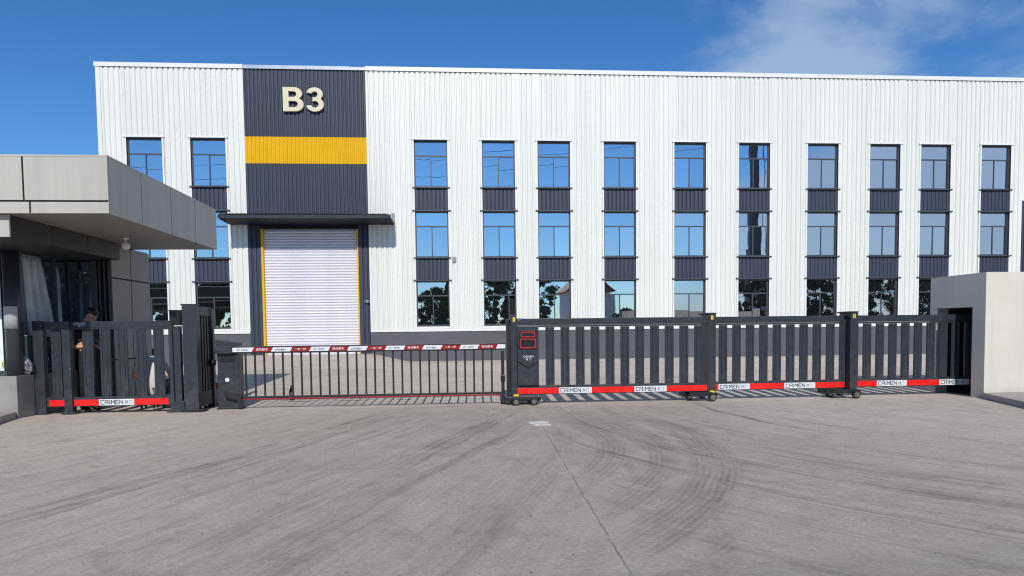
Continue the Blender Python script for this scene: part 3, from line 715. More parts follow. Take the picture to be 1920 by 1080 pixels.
me = bpy.data.meshes.new('paper_notice'); bm.to_mesh(me); bm.free(); me.materials.append(PAPER)
no = tag(put('paper_notice', me), 'white printed paper notice taped round the dark guardhouse column', 'notice')
bm = bmesh.new(); bmesh.ops.create_icosphere(bm, subdivisions=3, radius=1)
rng = random.Random(5)
for v in bm.verts:
    n = 1 + .22 * math.sin(v.co.x * 7 + 2 * v.co.z) * math.sin(v.co.z * 6 + v.co.y * 5) + rng.uniform(-.05, .05)
    up_ = max(0, v.co.z); v.co = Vector((v.co.x * .10 * n * (1 - .35 * up_), v.co.y * .10 * n, .155 + v.co.z * .165 * n))
    v.co.z = max(v.co.z, .002)
for f in bm.faces: f.smooth = rng.random() < .5
me = bpy.data.meshes.new('plastic_bag'); bm.to_mesh(me); bm.free(); me.materials.append(BAG)
tag(put('plastic_bag', me, None, (-7.47, 12.46, .716)), 'crumpled clear plastic bag on the guardhouse platform beside the column', 'bag')

# ================================================================== GATE PARTS
def slat_mesh(w, z0, z1, depth=.045):
    g = .006
    pts = [(0, 0), (w * .20, 0), (w * .20 + g, g), (w * .20 + 2 * g, 0), (w * .80 - 2 * g, 0), (w * .80 - g, g), (w * .80, 0), (w, 0), (w, depth), (0, depth)]
    return MB().prism(pts, 'z', z0, z1).mesh('slat', GATE)
plate_txt, plate_w = stroke_word('CAIMEN', .064, .052, .019, .012)
cjk = text_mesh('财门', .066, .125, .006)
def name_plate(root, x, y, z0=.200, w=.62, h=.11):
    p = MB().box(x, x + w, y - .006, y, z0, z0 + h, .002).build('name_plate', PLATE, root)
    letter(plate_txt, INK, p, (x + .034, y - .0075, z0 + .023))
    letter(cjk, GINK, p, (x + .034 + plate_w + .034, y - .0075, z0 + .020))
    return p
def strip(root, x0, x1, y, z0=.200, h=.11):
    if x1 - x0 > .01: MB().box(x0 + .001, x1 - .001, y - .006, y, z0, z0 + h, .002).build('reflective_strip', RED, root)
def post(root, x0, x1, y0, y1, z0, z1, name='post', m=GATE): return MB().box(x0, x1, y0, y1, z0, z1, .006).build(name, m, root)
def wheel2(par, x, y, r=.066):
    mb = MB(); mb.cyl((x, y, r + .002), r, .05, 'y', 26, mi=0); mb.cyl((x, y - .029, r + .002), r * .66, .014, 'y', 20, r2=r * .66, mi=1); mb.cyl((x, y - .043, r + .002), r * .28, .02, 'y', 8, mi=1)
    for k in range(5):
        a = 2 * math.pi * k / 5 + .3; mb.cyl((x + r * .46 * math.cos(a), y - .039, r + .002 + r * .46 * math.sin(a)), r * .10, .01, 'y', 6, mi=0)
    return mb.build('wheel', [TYRE, STEEL], par)

# ------------------------------------------------------------------ main sliding gate
sg = empty('sliding_gate', 'long slate-grey telescopic sliding gate with red strips and control panel', 'gate')
def section(x0, x1, y, first, step, w, n, zt=1.60):
    MB().box(x0, x1, y - .04, y + .04, 1.475, zt, .006).build('top_rail', GATE, sg)
    MB().box(x0, x1, y - .028, y + .028, 1.44, 1.472, .003).build('top_rail', GATE, sg)
    MB().box(x0, x1, y - .04, y + .04, .185, .355, .005).build('bottom_rail', GATE, sg)
    sm = slat_mesh(w, .357, 1.438)
    for i in range(n): put('slat', sm, sg, (first + step * i, y - .022, 0))
section(1.06, 4.69, 12.75, 1.60, .284, .164, 11)
section(4.84, 7.49, 12.89, 4.975, .268, .155, 10)
section(7.64, 10.9, 13.03, 7.69, .264, .152, 13)
# head post, control panel
post(sg, .95, 1.06, 12.68, 12.82, .16, 1.66, 'head_post')
post(sg, .885, .975, 12.94, 13.10, .10, 1.60, 'rear_post', GATE2)
post(sg, .90, .948, 12.70, 12.93, .12, .22, 'rear_bracket', GATE2)
MB().box(.935, 1.065, 12.675, 12.83, 1.661, 1.672, .003).build('post_cap', GATE2, sg)
cp = MB().box(1.064, 1.462, 12.66, 12.80, .36, 1.455, .006).build('control_panel', GATE, sg)
yp = 12.66
MB().prism([(1.075, 1.44), (1.075, .82), (1.262, .70), (1.452, .82), (1.452, 1.44)], 'y', yp - .022, yp - .001).build('panel_shield', GATE, cp)
MB().prism([(1.075, .812), (1.262, .690), (1.452, .812), (1.452, .795), (1.262, .672), (1.075, .795)], 'y', yp - .008, yp - .001).build('panel_groove', BLK, cp)
MB().prism([(1.085, .375), (1.085, .455), (1.255, .545), (1.44, .455), (1.44, .375)], 'y', yp - .012, yp - .001).build('panel_kick', GATE, cp)
MB().box(1.10, 1.425, yp - .03, yp - .0225, 1.03, 1.385, .003).build('display', BLK, cp)
for (x0, x1, z0, z1) in ((1.13, 1.39, 1.255, 1.355), (1.115, 1.41, 1.055, 1.225)):
    t_ = .014
    mb = MB(); mb.box(x0, x1, yp - .034, yp - .0305, z1 - t_, z1); mb.box(x0, x1, yp - .034, yp - .0305, z0, z0 + t_)
    mb.box(x0, x0 + t_, yp - .034, yp - .0305, z0 + t_, z1 - t_); mb.box(x1 - t_, x1, yp - .034, yp - .0305, z0 + t_, z1 - t_)
    mb.build('display_frame', LED, cp)
me, w_ = stroke_word('CAIMEN', .030, .024, .010, .006); letter(me, WINK, cp, (1.265 - w_ / 2, yp - .0235, .885))
letter(text_mesh('财 门', .042, .10, .004), WINK, cp, (1.215, yp - .0235, .828))
letter(text_mesh('财门智能', .016, .085), GINK, cp, (1.22, yp - .0235, .795))
letter(text_mesh('财门', .02, .09), GINK, cp, (1.20, yp - .0235, 1.40))
# strips and plates per section
y1 = 12.709
strip(sg, 1.062, 1.84, y1); name_plate(sg, 1.84, y1); strip(sg, 2.46, 3.27, y1); name_plate(sg, 3.27, y1); strip(sg, 3.89, 4.68, y1)
y2 = 12.849
strip(sg, 4.85, 4.95, y2); name_plate(sg, 4.95, y2); strip(sg, 5.57, 6.26, y2); name_plate(sg, 6.26, y2); strip(sg, 6.88, 7.47, y2)
y3 = 12.989
strip(sg, 7.66, 8.22, y3); name_plate(sg, 8.22, y3); strip(sg, 8.84, 9.52, y3); name_plate(sg, 9.52, y3); strip(sg, 10.14, 10.88, y3)
# intermediate posts with caps and warning stickers
for x0 in (4.69, 7.49):
    post(sg, x0, x0 + .15, 12.69, 13.09, .13, 1.645)
    MB().box(x0 - .045, x0 + .155, 12.68, 13.10, 1.646, 1.675, .004).build('post_cap', GATE2, sg)
for x0 in (.985, 4.74, 7.54):
    y = 12.678 if x0 < 1 else 12.688
    st = MB().box(x0, x0 + .045, y - .002, y, 1.545, 1.625).build('warning_sticker', STICK, sg)
    MB().box(x0 + .018, x0 + .027, y - .004, y - .0025, 1.56, 1.61).build('mark', INK, st)
for x0 in (.99, 4.72): MB().box(x0, x0 + .09, 12.674, 12.677 if x0 < 1 else 12.687, .165, .20).build('warning_sticker', STICK, sg)
MB().prism([(1.07, 1.545), (1.20, 1.60), (1.09, 1.61)], 'y', 12.700, 12.708).build('sticker', mat('blue_white_sticker', (.10, .13, .25, 1), .4), sg)
# bogies
bg = MB().box(.86, 1.49, 12.60, 12.66, .085, .165, .012).build('bogie', GATE2, sg)
MB().box(.84, 1.48, 12.661, 13.15, .07, .15, .01).build('bogie_frame', GATE2, bg)
for x in (1.02, 1.355): wheel2(bg, x, 12.57)
for x in (1.0, 1.33): wheel2(bg, x, 13.12)
for xw in (4.745, 7.575):
    bg = MB().prism([(xw - .42, .10), (xw + .12, .10), (xw + .12, .15), (xw - .02, .178), (xw - .42, .178)], 'y', 12.66, 12.70).build('bogie', GATE2, sg)
    MB().box(xw - .46, xw - .12, 12.85, 13.2, .08, .178, .008).build('bogie_frame', GATE2, bg)
    wheel2(bg, xw + .01, 12.63, .075); wheel2(bg, xw - .32, 13.0, .066); wheel2(bg, xw + .0, 13.18, .066)
reroot(sg, (4.7, 12.8, 0))

# gate housing on the right: hollow cream box, the gate slides into its end
hb = empty('gate_housing', 'cream rendered block on the right that the sliding gate runs into', 'wall')
HX0, HX1, HY0, HY1, HZ = 9.83, 17.5, 12.2, 13.72, 2.37
mb = MB()
o0, o1, oz = 12.53, 13.52, 1.735
mb.box(HX0, HX1, HY0, HY0 + .18, 0, oz); mb.box(HX0, HX1, HY1 - .15, HY1, 0, oz); mb.box(HX0, HX1, HY0, HY1, oz, HZ)
mb.box(HX0, HX0 + .25, HY0 + .18, o0, 0, oz); mb.box(HX0, HX0 + .25, o1, HY1 - .15, 0, oz); mb.box(HX1 - .2, HX1, HY0 + .18, HY1 - .15, 0, oz)
bmesh.ops.remove_doubles(mb.bm, verts=mb.bm.verts, dist=.0005)
mb.build('wall', CREAM, hb)
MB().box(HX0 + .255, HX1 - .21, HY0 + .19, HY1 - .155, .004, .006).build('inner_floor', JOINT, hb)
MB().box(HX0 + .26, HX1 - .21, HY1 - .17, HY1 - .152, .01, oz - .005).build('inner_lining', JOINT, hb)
reroot(hb, (13, 13, 0))
mb = MB(); mb.prism([(9.80, 12.198), (9.26, 10.6), (8.9, 9.3), (8.9, 8.0), (30, 8.0), (30, 12.198)], 'z', 0, .11)
tag(mb.build('pavement', KERB), 'raised concrete pavement at the foot of the cream block', kind='structure')

# ------------------------------------------------------------------ left side gate
lg = empty('side_gate', 'short slate-grey slatted gate with red strip in front of the guardhouse', 'gate')
Yl = 12.65
post(lg, -7.41, -7.24, Yl - .06, Yl + .06, 0, 1.645); post(lg, -6.92, -6.785, Yl - .08, Yl + .06, .03, 1.635)
MB().box(-6.97, -6.74, Yl - .10, Yl + .08, 0, .045, .004).build('base_plate', GATE, lg)
for x0, x1 in ((-7.24, -6.92), (-6.785, -5.13)):
    MB().box(x0, x1, Yl - .03, Yl + .03, 1.525, 1.628, .005).build('top_rail', GATE, lg)
    MB().box(x0, x1, Yl - .022, Yl + .022, 1.492, 1.522, .003).build('top_rail', GATE, lg)
    MB().box(x0, x1, Yl - .03, Yl + .03, .135, .30, .005).build('bottom_rail', GATE, lg)
sm = slat_mesh(.165, .302, 1.49)
for x in (-7.13, -6.60, -6.31, -6.02, -5.70, -5.40): put('slat', sm, lg, (x, Yl - .022, 0))
yl = Yl - .031
strip(lg, -7.20, -6.925, yl, .145); strip(lg, -6.78, -6.36, yl, .145); name_plate(lg, -6.36, yl, .145, .60); strip(lg, -5.76, -5.17, yl, .145)
MB().cyl((-6.80, Yl - .083, .80), .012, .01, 'y', 12).build('bolt', STEEL, lg)
lt, _w = stroke_word('CAIMEN', .03, .026, .010, .005); letter(lt, WINK, lg, (-6.72, Yl - .0325, 1.575))
letter(text_mesh('财门', .035, .075), WINK, lg, (-6.66, Yl - .0325, 1.533))
# end post pair with motor box
post(lg, -5.13, -5.065, Yl - .05, Yl + .05, .02, 1.60); post(lg, -5.045, -4.93, Yl - .05, Yl + .05, .02, 1.53)
MB().box(-5.13, -4.89, Yl - .06, Yl + .06, .03, .20, .004).build('foot_box', GATE, lg)
MB().box(-5.19, -4.89, Yl - .09, Yl + .09, 0, .05, .004).build('base_plate', GATE, lg)
MB().box(-5.115, -4.935, Yl - .02, Yl + .14, 1.545, 1.80, .006).build('motor_box', BLK, lg)
MB().box(-5.125, -4.925, Yl - .03, Yl + .15, 1.801, 1.815, .003).build('motor_lid', BLK, lg)
reroot(lg, (-6.2, Yl, 0))

# tall frame folded back along the drive
tf = empty('folding_gate', 'tall slate-grey slatted gate leaf standing end-on left of the barrier', 'gate')
post(tf, -4.87, -4.63, Yl - .09, Yl + .06, .03, 1.90); MB().box(-4.89, -4.61, Yl - .10, Yl + .07, 1.901, 1.918, .003).build('post_cap', GATE, tf)
MB().box(-4.93, -4.55, Yl - .12, Yl + .14, 0, .045, .004).build('base_plate', GATE2, tf)
MB().box(-4.73, -4.66, Yl + .06, 13.36, 1.72, 1.88, .005).build('top_rail', GATE, tf); MB().box(-4.73, -4.66, Yl + .06, 13.36, .08, .34, .005).build('bottom_rail', GATE2, tf)
for i in range(5): MB().box(-4.725, -4.665, Yl + .12 + .135 * i, Yl + .20 + .135 * i, .342, 1.718, .003).build('slat', GATE2, tf)
post(tf, -4.76, -4.63, 13.36, 13.46, .02, 1.86); MB().box(-4.82, -4.57, 13.30, 13.52, 0, .04, .004).build('base_plate', GATE2, tf)
MB().lathe([(.01, 0), (.055, .01), (.065, .06), (.055, .12), (.01, .13)], (-4.625, 13.30, .78)).build('lock_box', BLK, tf)
reroot(tf, (-4.75, Yl, 0))

# ------------------------------------------------------------------ barrier
br = empty('barrier', 'slate-grey boom barrier with red and white tape and hanging railing', 'barrier')
YB_ = 13.10
cb = MB().box(-4.42, -4.05, YB_ - .16, YB_ + .16, .02, 1.02, .012).build('cabinet', GATE, br)
MB().box(-4.38, -4.13, YB_ - .168, YB_ - .161, .06, .84, .004).build('cabinet_door', GATE, cb)
MB().cyl((-4.245, YB_ - .180, .54), .043, .022, 'y', 24, r2=.036).build('round_light', WLAMP, cb)
MB().box(-4.375, -4.10, YB_ - .164, YB_ - .161, .86, 1.00).build('vent_recess', BLK, cb)
MB().box(-4.45, -4.03, YB_ - .18, YB_ + .18, 0, .03, .004).build('base_plate', GATE2, cb)
hd = MB().box(-4.46, -4.13, YB_ - .24, YB_ + .16, 1.022, 1.155, .008).build('head', GATE, br)
MB().prism([(-4.44, 1.157), (-4.06, 1.157), (-4.06, 1.205), (-4.12, 1.225), (-4.30, 1.262), (-4.43, 1.268), (-4.445, 1.25)], 'y', YB_ - .16, YB_ + .14).build('hood', GATE, br)
MB().prism([(-4.40, 1.252), (-4.15, 1.214), (-4.15, 1.222), (-4.30, 1.252), (-4.40, 1.262)], 'y', YB_ - .166, YB_ - .161).build('hood_trim', FRAME, br)
letter(text_mesh('CAIMEN 财门', .028, .20), GINK, hd, (-4.41, YB_ - .2415, 1.09))
bx0, bx1, byf = -4.13, .86, YB_ - .22
bm_ = MB().box(bx0 + .002, bx1, byf, byf + .06, 1.025, 1.152, .006).build('boom', GATE2, br)
SG = .343
tx = {0: text_mesh('财门智能', .036, .20, .004), 1: text_mesh('请勿跟车', .046, .215, .010), 2: stroke_word('CAIMEN', .030, .026, .009, .006)[0], 3: text_mesh('一车一杆', .044, .215, .010)}
x = bx0 + .005; i = 0
while x < bx1 - .03:
    xe = min(x + SG, bx1 - .005); sl = .04
    a = 0 if i == 0 else sl
    pts = [(x, 1.05), (xe, 1.05), (min(xe + sl, bx1 - .003), 1.128), (x + a, 1.128)]
    seg = MB().prism(pts, 'y', byf - .003, byf - .0005).build('tape', PLATE if i % 2 == 0 else DRED, br)
    k = i % 4
    if xe - x > .3: letter(tx[k], {0: GINK, 1: WINK, 2: INK, 3: WINK}[k], seg, (x + .075, byf - .0045, 1.068))
    x += SG; i += 1
bar_me = MB().box(-.017, .017, byf + .018, byf + .043, .235, 1.024, .004).mesh('bar', GATE2)
for i in range(28): put('bar', bar_me, br, (-3.905 + .1668 * i, 0, 0))
MB().box(-4.02, .80, byf + .012, byf + .048, .195, .234, .005).build('lower_rail', GATE2, br)
MB().box(-3.99, .79, byf + .012, byf + .046, .168, .193, .003).build('red_edge', DRED, br)
MB().box(.775, .835, byf + .005, byf + .055, .06, 1.01, .006).build('end_post', GATE2, br)
MB().cyl((.805, byf + .03, .04), .045, .08, 'z', 16).build('foot', TYRE, br)
MB().box(.765, .845, byf, byf + .06, .42, .55, .01).build('latch', BLK, br)
ab = MB().prism([(-4.28, .34), (-4.02, .25), (-3.975, .25), (-3.975, .03), (-4.045, .03), (-4.045, .17), (-4.28, .235)], 'y', byf - .05, byf + .01).build('lower_arm', GATE2, br)
reroot(br, (-4.24, YB_, 0))

# ------------------------------------------------------------------ small things on the ground
t = empty('cola_bottle', 'dark cola bottle with red label standing behind the barrier', 'bottle')
MB().lathe([(.030, 0), (.046, .006), (.048, .03), (.043, .06), (.047, .10), (.047, .18), (.040, .215), (.020, .262), (.016, .27), (.016, .285)], (0, 0, 0), 22).build('bottle_body', COLA, t)
MB().lathe([(.0478, .085), (.0492, .09), (.0492, .185), (.0478, .19)], (0, 0, 0), 22).build('label', LABELR, t)
MB().lathe([(.018, .284), (.019, .288), (.019, .305), (.017, .308)], (0, 0, 0), 16).build('cap', BLK, t)
MB().cyl((-.006, -.0488, .14), .020, .004, 'y', 14).build('label_mark', WINK, t)
t.location = (-3.42, 14.25, .02); t.rotation_euler = (0, 0, .2)
t = empty('bucket', 'white bucket with orange rim between the tall frame and the barrier', 'bucket')
MB().lathe([(.085, 0), (.10, .006), (.115, .33), (.112, .335)], (0, 0, 0), 24).build('pail', WLAMP, t)
MB().lathe([(.116, .335), (.122, .338), (.124, .43), (.118, .435), (.05, .44)], (0, 0, 0), 24).build('orange_lid', ORANGE, t)
MB().tube([(.12 * math.cos(a), -.02 - .12 * abs(math.sin(a)), .30 - .14 * math.sin(a)) for a in [math.pi * k / 12 for k in range(13)]], .004, 6).build('handle', STEEL, t)
t.location = (-4.665, 13.70, 0.006)
mk = empty('road_marking', 'two short worn white stripes painted on the drive before the gate', 'marking'); 
for y0, y1, x0, x1 in ((10.10, 10.27, 1.01, 1.31), (9.87, 9.98, 1.06, 1.31)):
    MB().prism([(x0, y0), (x1, y0 - .02), (x1 + .01, y1), (x0 + .01, y1 + .02)], 'z', .001, .005).build('stripe', ROADW, mk)
tag(mk, kind='structure')
MB2 = MB()
hose = MB2.tube([(-3.95 + .09 * i, 14.05 + .10 * math.sin(i * .55), .012) for i in range(34)], .009, 6).build('hose', GATE2)
tag(hose, 'thin dark cable lying on the ground behind the barrier', 'cable')

# ------------------------------------------------------------------ people
def skin_body(joints, bones, name, mats, region):
    """one continuous body grown over a skeleton; joints: key -> (pos, radius_x, radius_y); region: bone -> material slot"""
    keys = list(joints); idx = {k: i for i, k in enumerate(keys)}
    me = bpy.data.meshes.new(name); me.from_pydata([joints[k][0] for k in keys], [(idx[a], idx[b]) for a, b in bones], [])
    o = bpy.data.objects.new(name, me); COL.objects.link(o)
    o.modifiers.new('skin', 'SKIN'); sv = me.skin_vertices[0].data
    for k in keys: sv[idx[k]].radius = joints[k][1:3]
    sv[idx['pelvis']].use_root = True
    s = o.modifiers.new('sub', 'SUBSURF'); s.levels = s.render_levels = 2
    out = bpy.data.meshes.new_from_object(o.evaluated_get(bpy.context.evaluated_depsgraph_get()))
    bpy.data.objects.remove(o)
    for m in mats: out.materials.append(m)
    segs = [(Vector(joints[a][0]), Vector(joints[b][0]), region[(a, b)], sum(joints[a][1:3]) / 2, sum(joints[b][1:3]) / 2) for a, b in bones]
    for p in out.polygons:
        c = p.center; best = 9
        for a, b, r, ra, rb_ in segs:
            t_ = max(0, min(1, (c - a).dot(b - a) / max(1e-9, (b - a).length_squared))); d = (a + (b - a) * t_ - c).length - (ra + (rb_ - ra) * t_)
            if d < best: best, p.material_index = d, r
        p.use_smooth = True
    return out
def add_head(me, c, fwd, upv, skin_slot, s=1.0):
    """skull, jaw, nose, brow, ears fused into the body mesh"""
    bm = bmesh.new(); bm.from_mesh(me); fwd = Vector(fwd).normalized(); upv = (Vector(upv) - fwd * Vector(upv).dot(fwd)).normalized(); side = fwd.cross(upv)
    def blob(off, rad, sub=3):
        g = bmesh.ops.create_icosphere(bm, subdivisions=sub, radius=1)
        for v in g['verts']:
            q = v.co.copy(); v.co = Vector(c) + s * (fwd * (off[0] + q.x * rad[0]) + side * (off[1] + q.y * rad[1]) + upv * (off[2] + q.z * rad[2]))
        for f in {f for v in g['verts'] for f in v.link_faces}: f.smooth = True; f.material_index = skin_slot
    blob((-.005, 0, .025), (.098, .076, .092)); blob((.028, 0, -.055), (.062, .056, .068))
    blob((.098, 0, -.012), (.020, .014, .026), 2); blob((.078, 0, .022), (.016, .046, .012), 2); blob((.086, 0, -.062), (.012, .024, .010), 2)
    for sd in (-1, 1): blob((-.008, sd * .078, -.005), (.020, .010, .032), 2)
    bm.to_mesh(me); bm.free()
def hair_mesh(c, fwd, upv, s=1.0):
    bm = bmesh.new(); fwd = Vector(fwd).normalized(); upv = (Vector(upv) - fwd * Vector(upv).dot(fwd)).normalized(); side = fwd.cross(upv); rng = random.Random(2)
    bmesh.ops.create_icosphere(bm, subdivisions=4, radius=1)
    dele = [v for v in bm.verts if v.co.z < .18 * (1 if v.co.x > .2 else -2.6) and not (v.co.x < -.1 and v.co.z > -.6)]
    bmesh.ops.delete(bm, geom=dele, context='VERTS')
    for v in bm.verts:
        n = 1 + rng.uniform(-.03, .05); q = v.co.copy()
        v.co = Vector(c) + s * (fwd * (-.008 + q.x * .112 * n) + side * (q.y * .089 * n) + upv * (.03 + q.z * .106 * n))
    me = bpy.data.meshes.new('hair'); bm.to_mesh(me); bm.free(); me.materials.append(HAIR)
    return me
def fingers(J, Bn, Rg, wrist, palm, d, upv, slot, tag_, curl):
    d = Vector(d).normalized(); upv = Vector(upv).normalized(); sd = d.cross(upv)
    p = Vector(palm)
    for i, (o, L) in enumerate(((-.03, .062), (-.01, .074), (.01, .078), (.03, .070))):
        a = p + sd * o + d * .035; b = a + d * L * .5 - upv * curl * .4 * L; c = b + d * L * .25 - upv * curl * .8 * L
        ks = [tag_ + 'f%d%s' % (i, q) for q in 'abc']
        for k_, v in zip(ks, (a, b, c)): J[k_] = (tuple(v), .009, .009)
        Bn += [(palm_key[tag_], ks[0]), (ks[0], ks[1]), (ks[1], ks[2])]
        for e in Bn[-3:]: Rg[e] = slot
    a = p - sd * .038 + upv * .004; b = a + d * .04 - upv * .015 - sd * .01
    J[tag_ + 'ta'] = (tuple(a), .010, .010); J[tag_ + 'tb'] = (tuple(b), .009, .009)
    Bn += [(palm_key[tag_], tag_ + 'ta'), (tag_ + 'ta', tag_ + 'tb')]
    for e in Bn[-2:]: Rg[e] = slot
palm_key = {'r': 'r_palm', 'l': 'l_palm'}

# standing man, side-on, head bowed over a phone
J = {'pelvis': ((0, 0, .93), .15, .13), 'waist': ((-.01, 0, 1.10), .135, .115), 'chest': ((-.01, 0, 1.30), .155, .14), 'neckb': ((.02, 0, 1.47), .075, .075), 'neck': ((.06, 0, 1.555), .058, .058), 'skull': ((.10, 0, 1.62), .055, .055)}
Bn = [('pelvis', 'waist'), ('waist', 'chest'), ('chest', 'neckb'), ('neckb', 'neck'), ('neck', 'skull')]
Rg = {Bn[0]: 1, Bn[1]: 1, Bn[2]: 1, Bn[3]: 0, Bn[4]: 0}
for s, n in ((-1, 'r'), (1, 'l')):
    J.update({n + '_hip': ((0, .09 * s, .86), .095, .095), n + '_knee': ((.03, .10 * s, .48), .066, .066), n + '_calf': ((-.01, .10 * s, .33), .060, .060), n + '_ankle': ((-.02, .10 * s, .09), .045, .045), n + '_toe': ((.15, .115 * s, .04), .042, .036),
              n + '_sh': ((-.02, .18 * s, 1.40), .068, .068), n + '_mid': ((-.07, .215 * s, 1.26), .056, .056), n + '_elbow': ((-.10, .22 * s, 1.12), .043, .043), n + '_wrist': ((.13, .12 * s, 1.12), .029, .029), n + '_palm': ((.20, .075 * s, 1.135), .036, .024)})
    e = [('pelvis', n + '_hip'), (n + '_hip', n + '_knee'), (n + '_knee', n + '_calf'), (n + '_calf', n + '_ankle'), (n + '_ankle', n + '_toe'), ('chest', n + '_sh'), (n + '_sh', n + '_mid'), (n + '_mid', n + '_elbow'), (n + '_elbow', n + '_wrist'), (n + '_wrist', n + '_palm')]
    Bn += e
    for q, r_ in zip(e, (2, 2, 2, 2, 3, 1, 1, 0, 0, 0)): Rg[q] = r_
    fingers(J, Bn, Rg, J[n + '_wrist'][0], J[n + '_palm'][0], (.9, -.25 * s, .25), (-.2, .2 * s, 1), 0, n, .9)
body = skin_body(J, Bn, 'body', [SKIN, NAVY, TROU, BLK], Rg)
hc = (.135, 0, 1.645); hf = (.80, 0, -.60); hu = (.60, 0, .80)
add_head(body, hc, hf, hu, 0)
man = empty('person', 'standing person in dark shirt and trousers looking down at a phone behind the gate', 'person')
put('body', body, man); put('hair', hair_mesh(hc, hf, hu), man)
man.scale = (1.06, 1.06, 1.06); man.location = (-6.74, 12.99, 0); man.rotation_euler = (0, 0, R(-14))
ph = MB().box(-.004, .004, -.037, .037, -.075, .075, .003).build('phone', BLK)
tag(ph, 'black phone held in the hands of the standing person', 'phone')
ph.location = (-6.49, 12.935, 1.245); ph.rotation_euler = (0, R(-35), R(-14))

# crouching person, back to the viewer
J = {'pelvis': ((0, 0, .36), .165, .14), 'waist': ((0, .06, .52), .15, .12), 'chest': ((0, .16, .76), .175, .13), 'neckb': ((.01, .25, .92), .08, .08), 'neck': ((.02, .32, .97), .058, .058), 'skull': ((.03, .37, .99), .055, .055)}
Bn = [('pelvis', 'waist'), ('waist', 'chest'), ('chest', 'neckb'), ('neckb', 'neck'), ('neck', 'skull')]
Rg = {Bn[0]: 1, Bn[1]: 1, Bn[2]: 1, Bn[3]: 0, Bn[4]: 0}
for s, n in ((-1, 'l'), (1, 'r')):
    J.update({n + '_hip': ((.11 * s, .04, .33), .105, .105), n + '_knee': ((.24 * s, .40, .50), .072, .072), n + '_calf': ((.24 * s, .33, .34), .062, .062), n + '_ankle': ((.22 * s, .27, .09), .045, .045), n + '_toe': ((.24 * s, .45, .04), .042, .036),
              n + '_sh': ((.20 * s, .20, .84), .072, .072), n + '_mid': ((.29 * s, .20, .72), .058, .058), n + '_elbow': ((.33 * s, .22, .58), .043, .043), n + '_wrist': ((.26 * s, .42, .50), .029, .029), n + '_palm': ((.22 * s, .50, .48), .036, .024)})
    e = [('pelvis', n + '_hip'), (n + '_hip', n + '_knee'), (n + '_knee', n + '_calf'), (n + '_calf', n + '_ankle'), (n + '_ankle', n + '_toe'), ('chest', n + '_sh'), (n + '_sh', n + '_mid'), (n + '_mid', n + '_elbow'), (n + '_elbow', n + '_wrist'), (n + '_wrist', n + '_palm')]
    Bn += e
    for q, r_ in zip(e, (2, 2, 2, 2, 3, 1, 1, 0, 0, 0)): Rg[q] = r_
    fingers(J, Bn, Rg, J[n + '_wrist'][0], J[n + '_palm'][0], (-.3 * s, .8, -.4), (0, .4, .9), 0, n, .8)
body = skin_body(J, Bn, 'body', [SKIN, WSHIRT, CARGO, BLK], Rg)
hc = (.035, .41, 1.02); hf = (.05, .75, -.66); hu = (0, .66, .75)
add_head(body, hc, hf, hu, 0)
cr = empty('person', 'person in white shirt crouching with back to the gate beside the guardhouse wall', 'person')
put('body', body, cr); put('hair', hair_mesh(hc, hf, hu), cr)
cr.location = (-5.86, 13.45, .0); cr.rotation_euler = (0, 0, R(6))
t = empty('stool', 'low dark stool under the crouching person', 'stool')
MB().box(-.15, .15, -.12, .12, .19, .22, .01).build('seat', BLK, t)
for sx in (-.11, .11):
    for sy in (-.085, .085): MB().box(sx - .015, sx + .015, sy - .015, sy + .015, 0, .189).build('leg', BLK, t)
t.location = (-5.86, 13.45, .0)
t = empty('tool_bag', 'black tool bag on the ground right of the crouching person', 'bag')
MB().box(-.12, .12, -.16, .16, 0, .27, .04).build('bag_body', NAVY, t)
MB().tube([(-.09 + .015 * i, 0, .26 + .11 * math.sin(math.pi * i / 12)) for i in range(13)], .012, 6).build('handle', BLK, t)
t.location = (-5.45, 13.45, .0)

# ================================================================== BEHIND THE VIEWER (seen in the windows)
def crown_mesh(seed, h, r, cone):
    rng = random.Random(seed); bm = bmesh.new()
    clumps = []
    for i in range(95):
        z = rng.uniform(.05, 1.0); rad = r * ((1.02 - z) * 1.25 if cone else math.sqrt(max(.30, 1 - ((z - .55) / .48) ** 2)))
        a = rng.uniform(0, 6.283); q = rad * rng.random() ** .5
        clumps.append((q * math.cos(a), q * math.sin(a), z * h, rng.uniform(.25, .5) * (.6 + .6 * rng.random()) * r * .55))
    for cx, cy, cz, cr_ in clumps:
        for k in range(75):
            d = Vector((rng.gauss(0, 1), rng.gauss(0, 1), rng.gauss(0, .8))).normalized() * cr_ * rng.random() ** .4
            u = Vector((rng.gauss(0, 1), rng.gauss(0, 1), rng.gauss(0, 1))).normalized(); v = u.orthogonal().normalized(); s = rng.uniform(.10, .22)
            c = Vector((cx, cy, cz)) + d
            bm.faces.new([bm.verts.new(c + u * s), bm.verts.new(c + v * s * .5), bm.verts.new(c - u * s), bm.verts.new(c - v * s * .5)])
        for k in range(9):
            d = Vector((rng.gauss(0, 1), rng.gauss(0, 1), rng.gauss(0, .8))).normalized() * cr_ * .55 * rng.random()
            u = Vector((rng.gauss(0, 1), rng.gauss(0, 1), rng.gauss(0, 1))).normalized(); v = u.orthogonal().normalized(); s = rng.uniform(.25, .45)
            c = Vector((cx, cy, cz)) + d
            bm.faces.new([bm.verts.new(c + u * s), bm.verts.new(c + (v + u * .3) * s * .7), bm.verts.new(c - u * s), bm.verts.new(c - (v - u * .2) * s * .7)])
    me = bpy.data.meshes.new('crown'); bm.to_mesh(me); bm.free(); me.materials.append(LEAF)
    return me
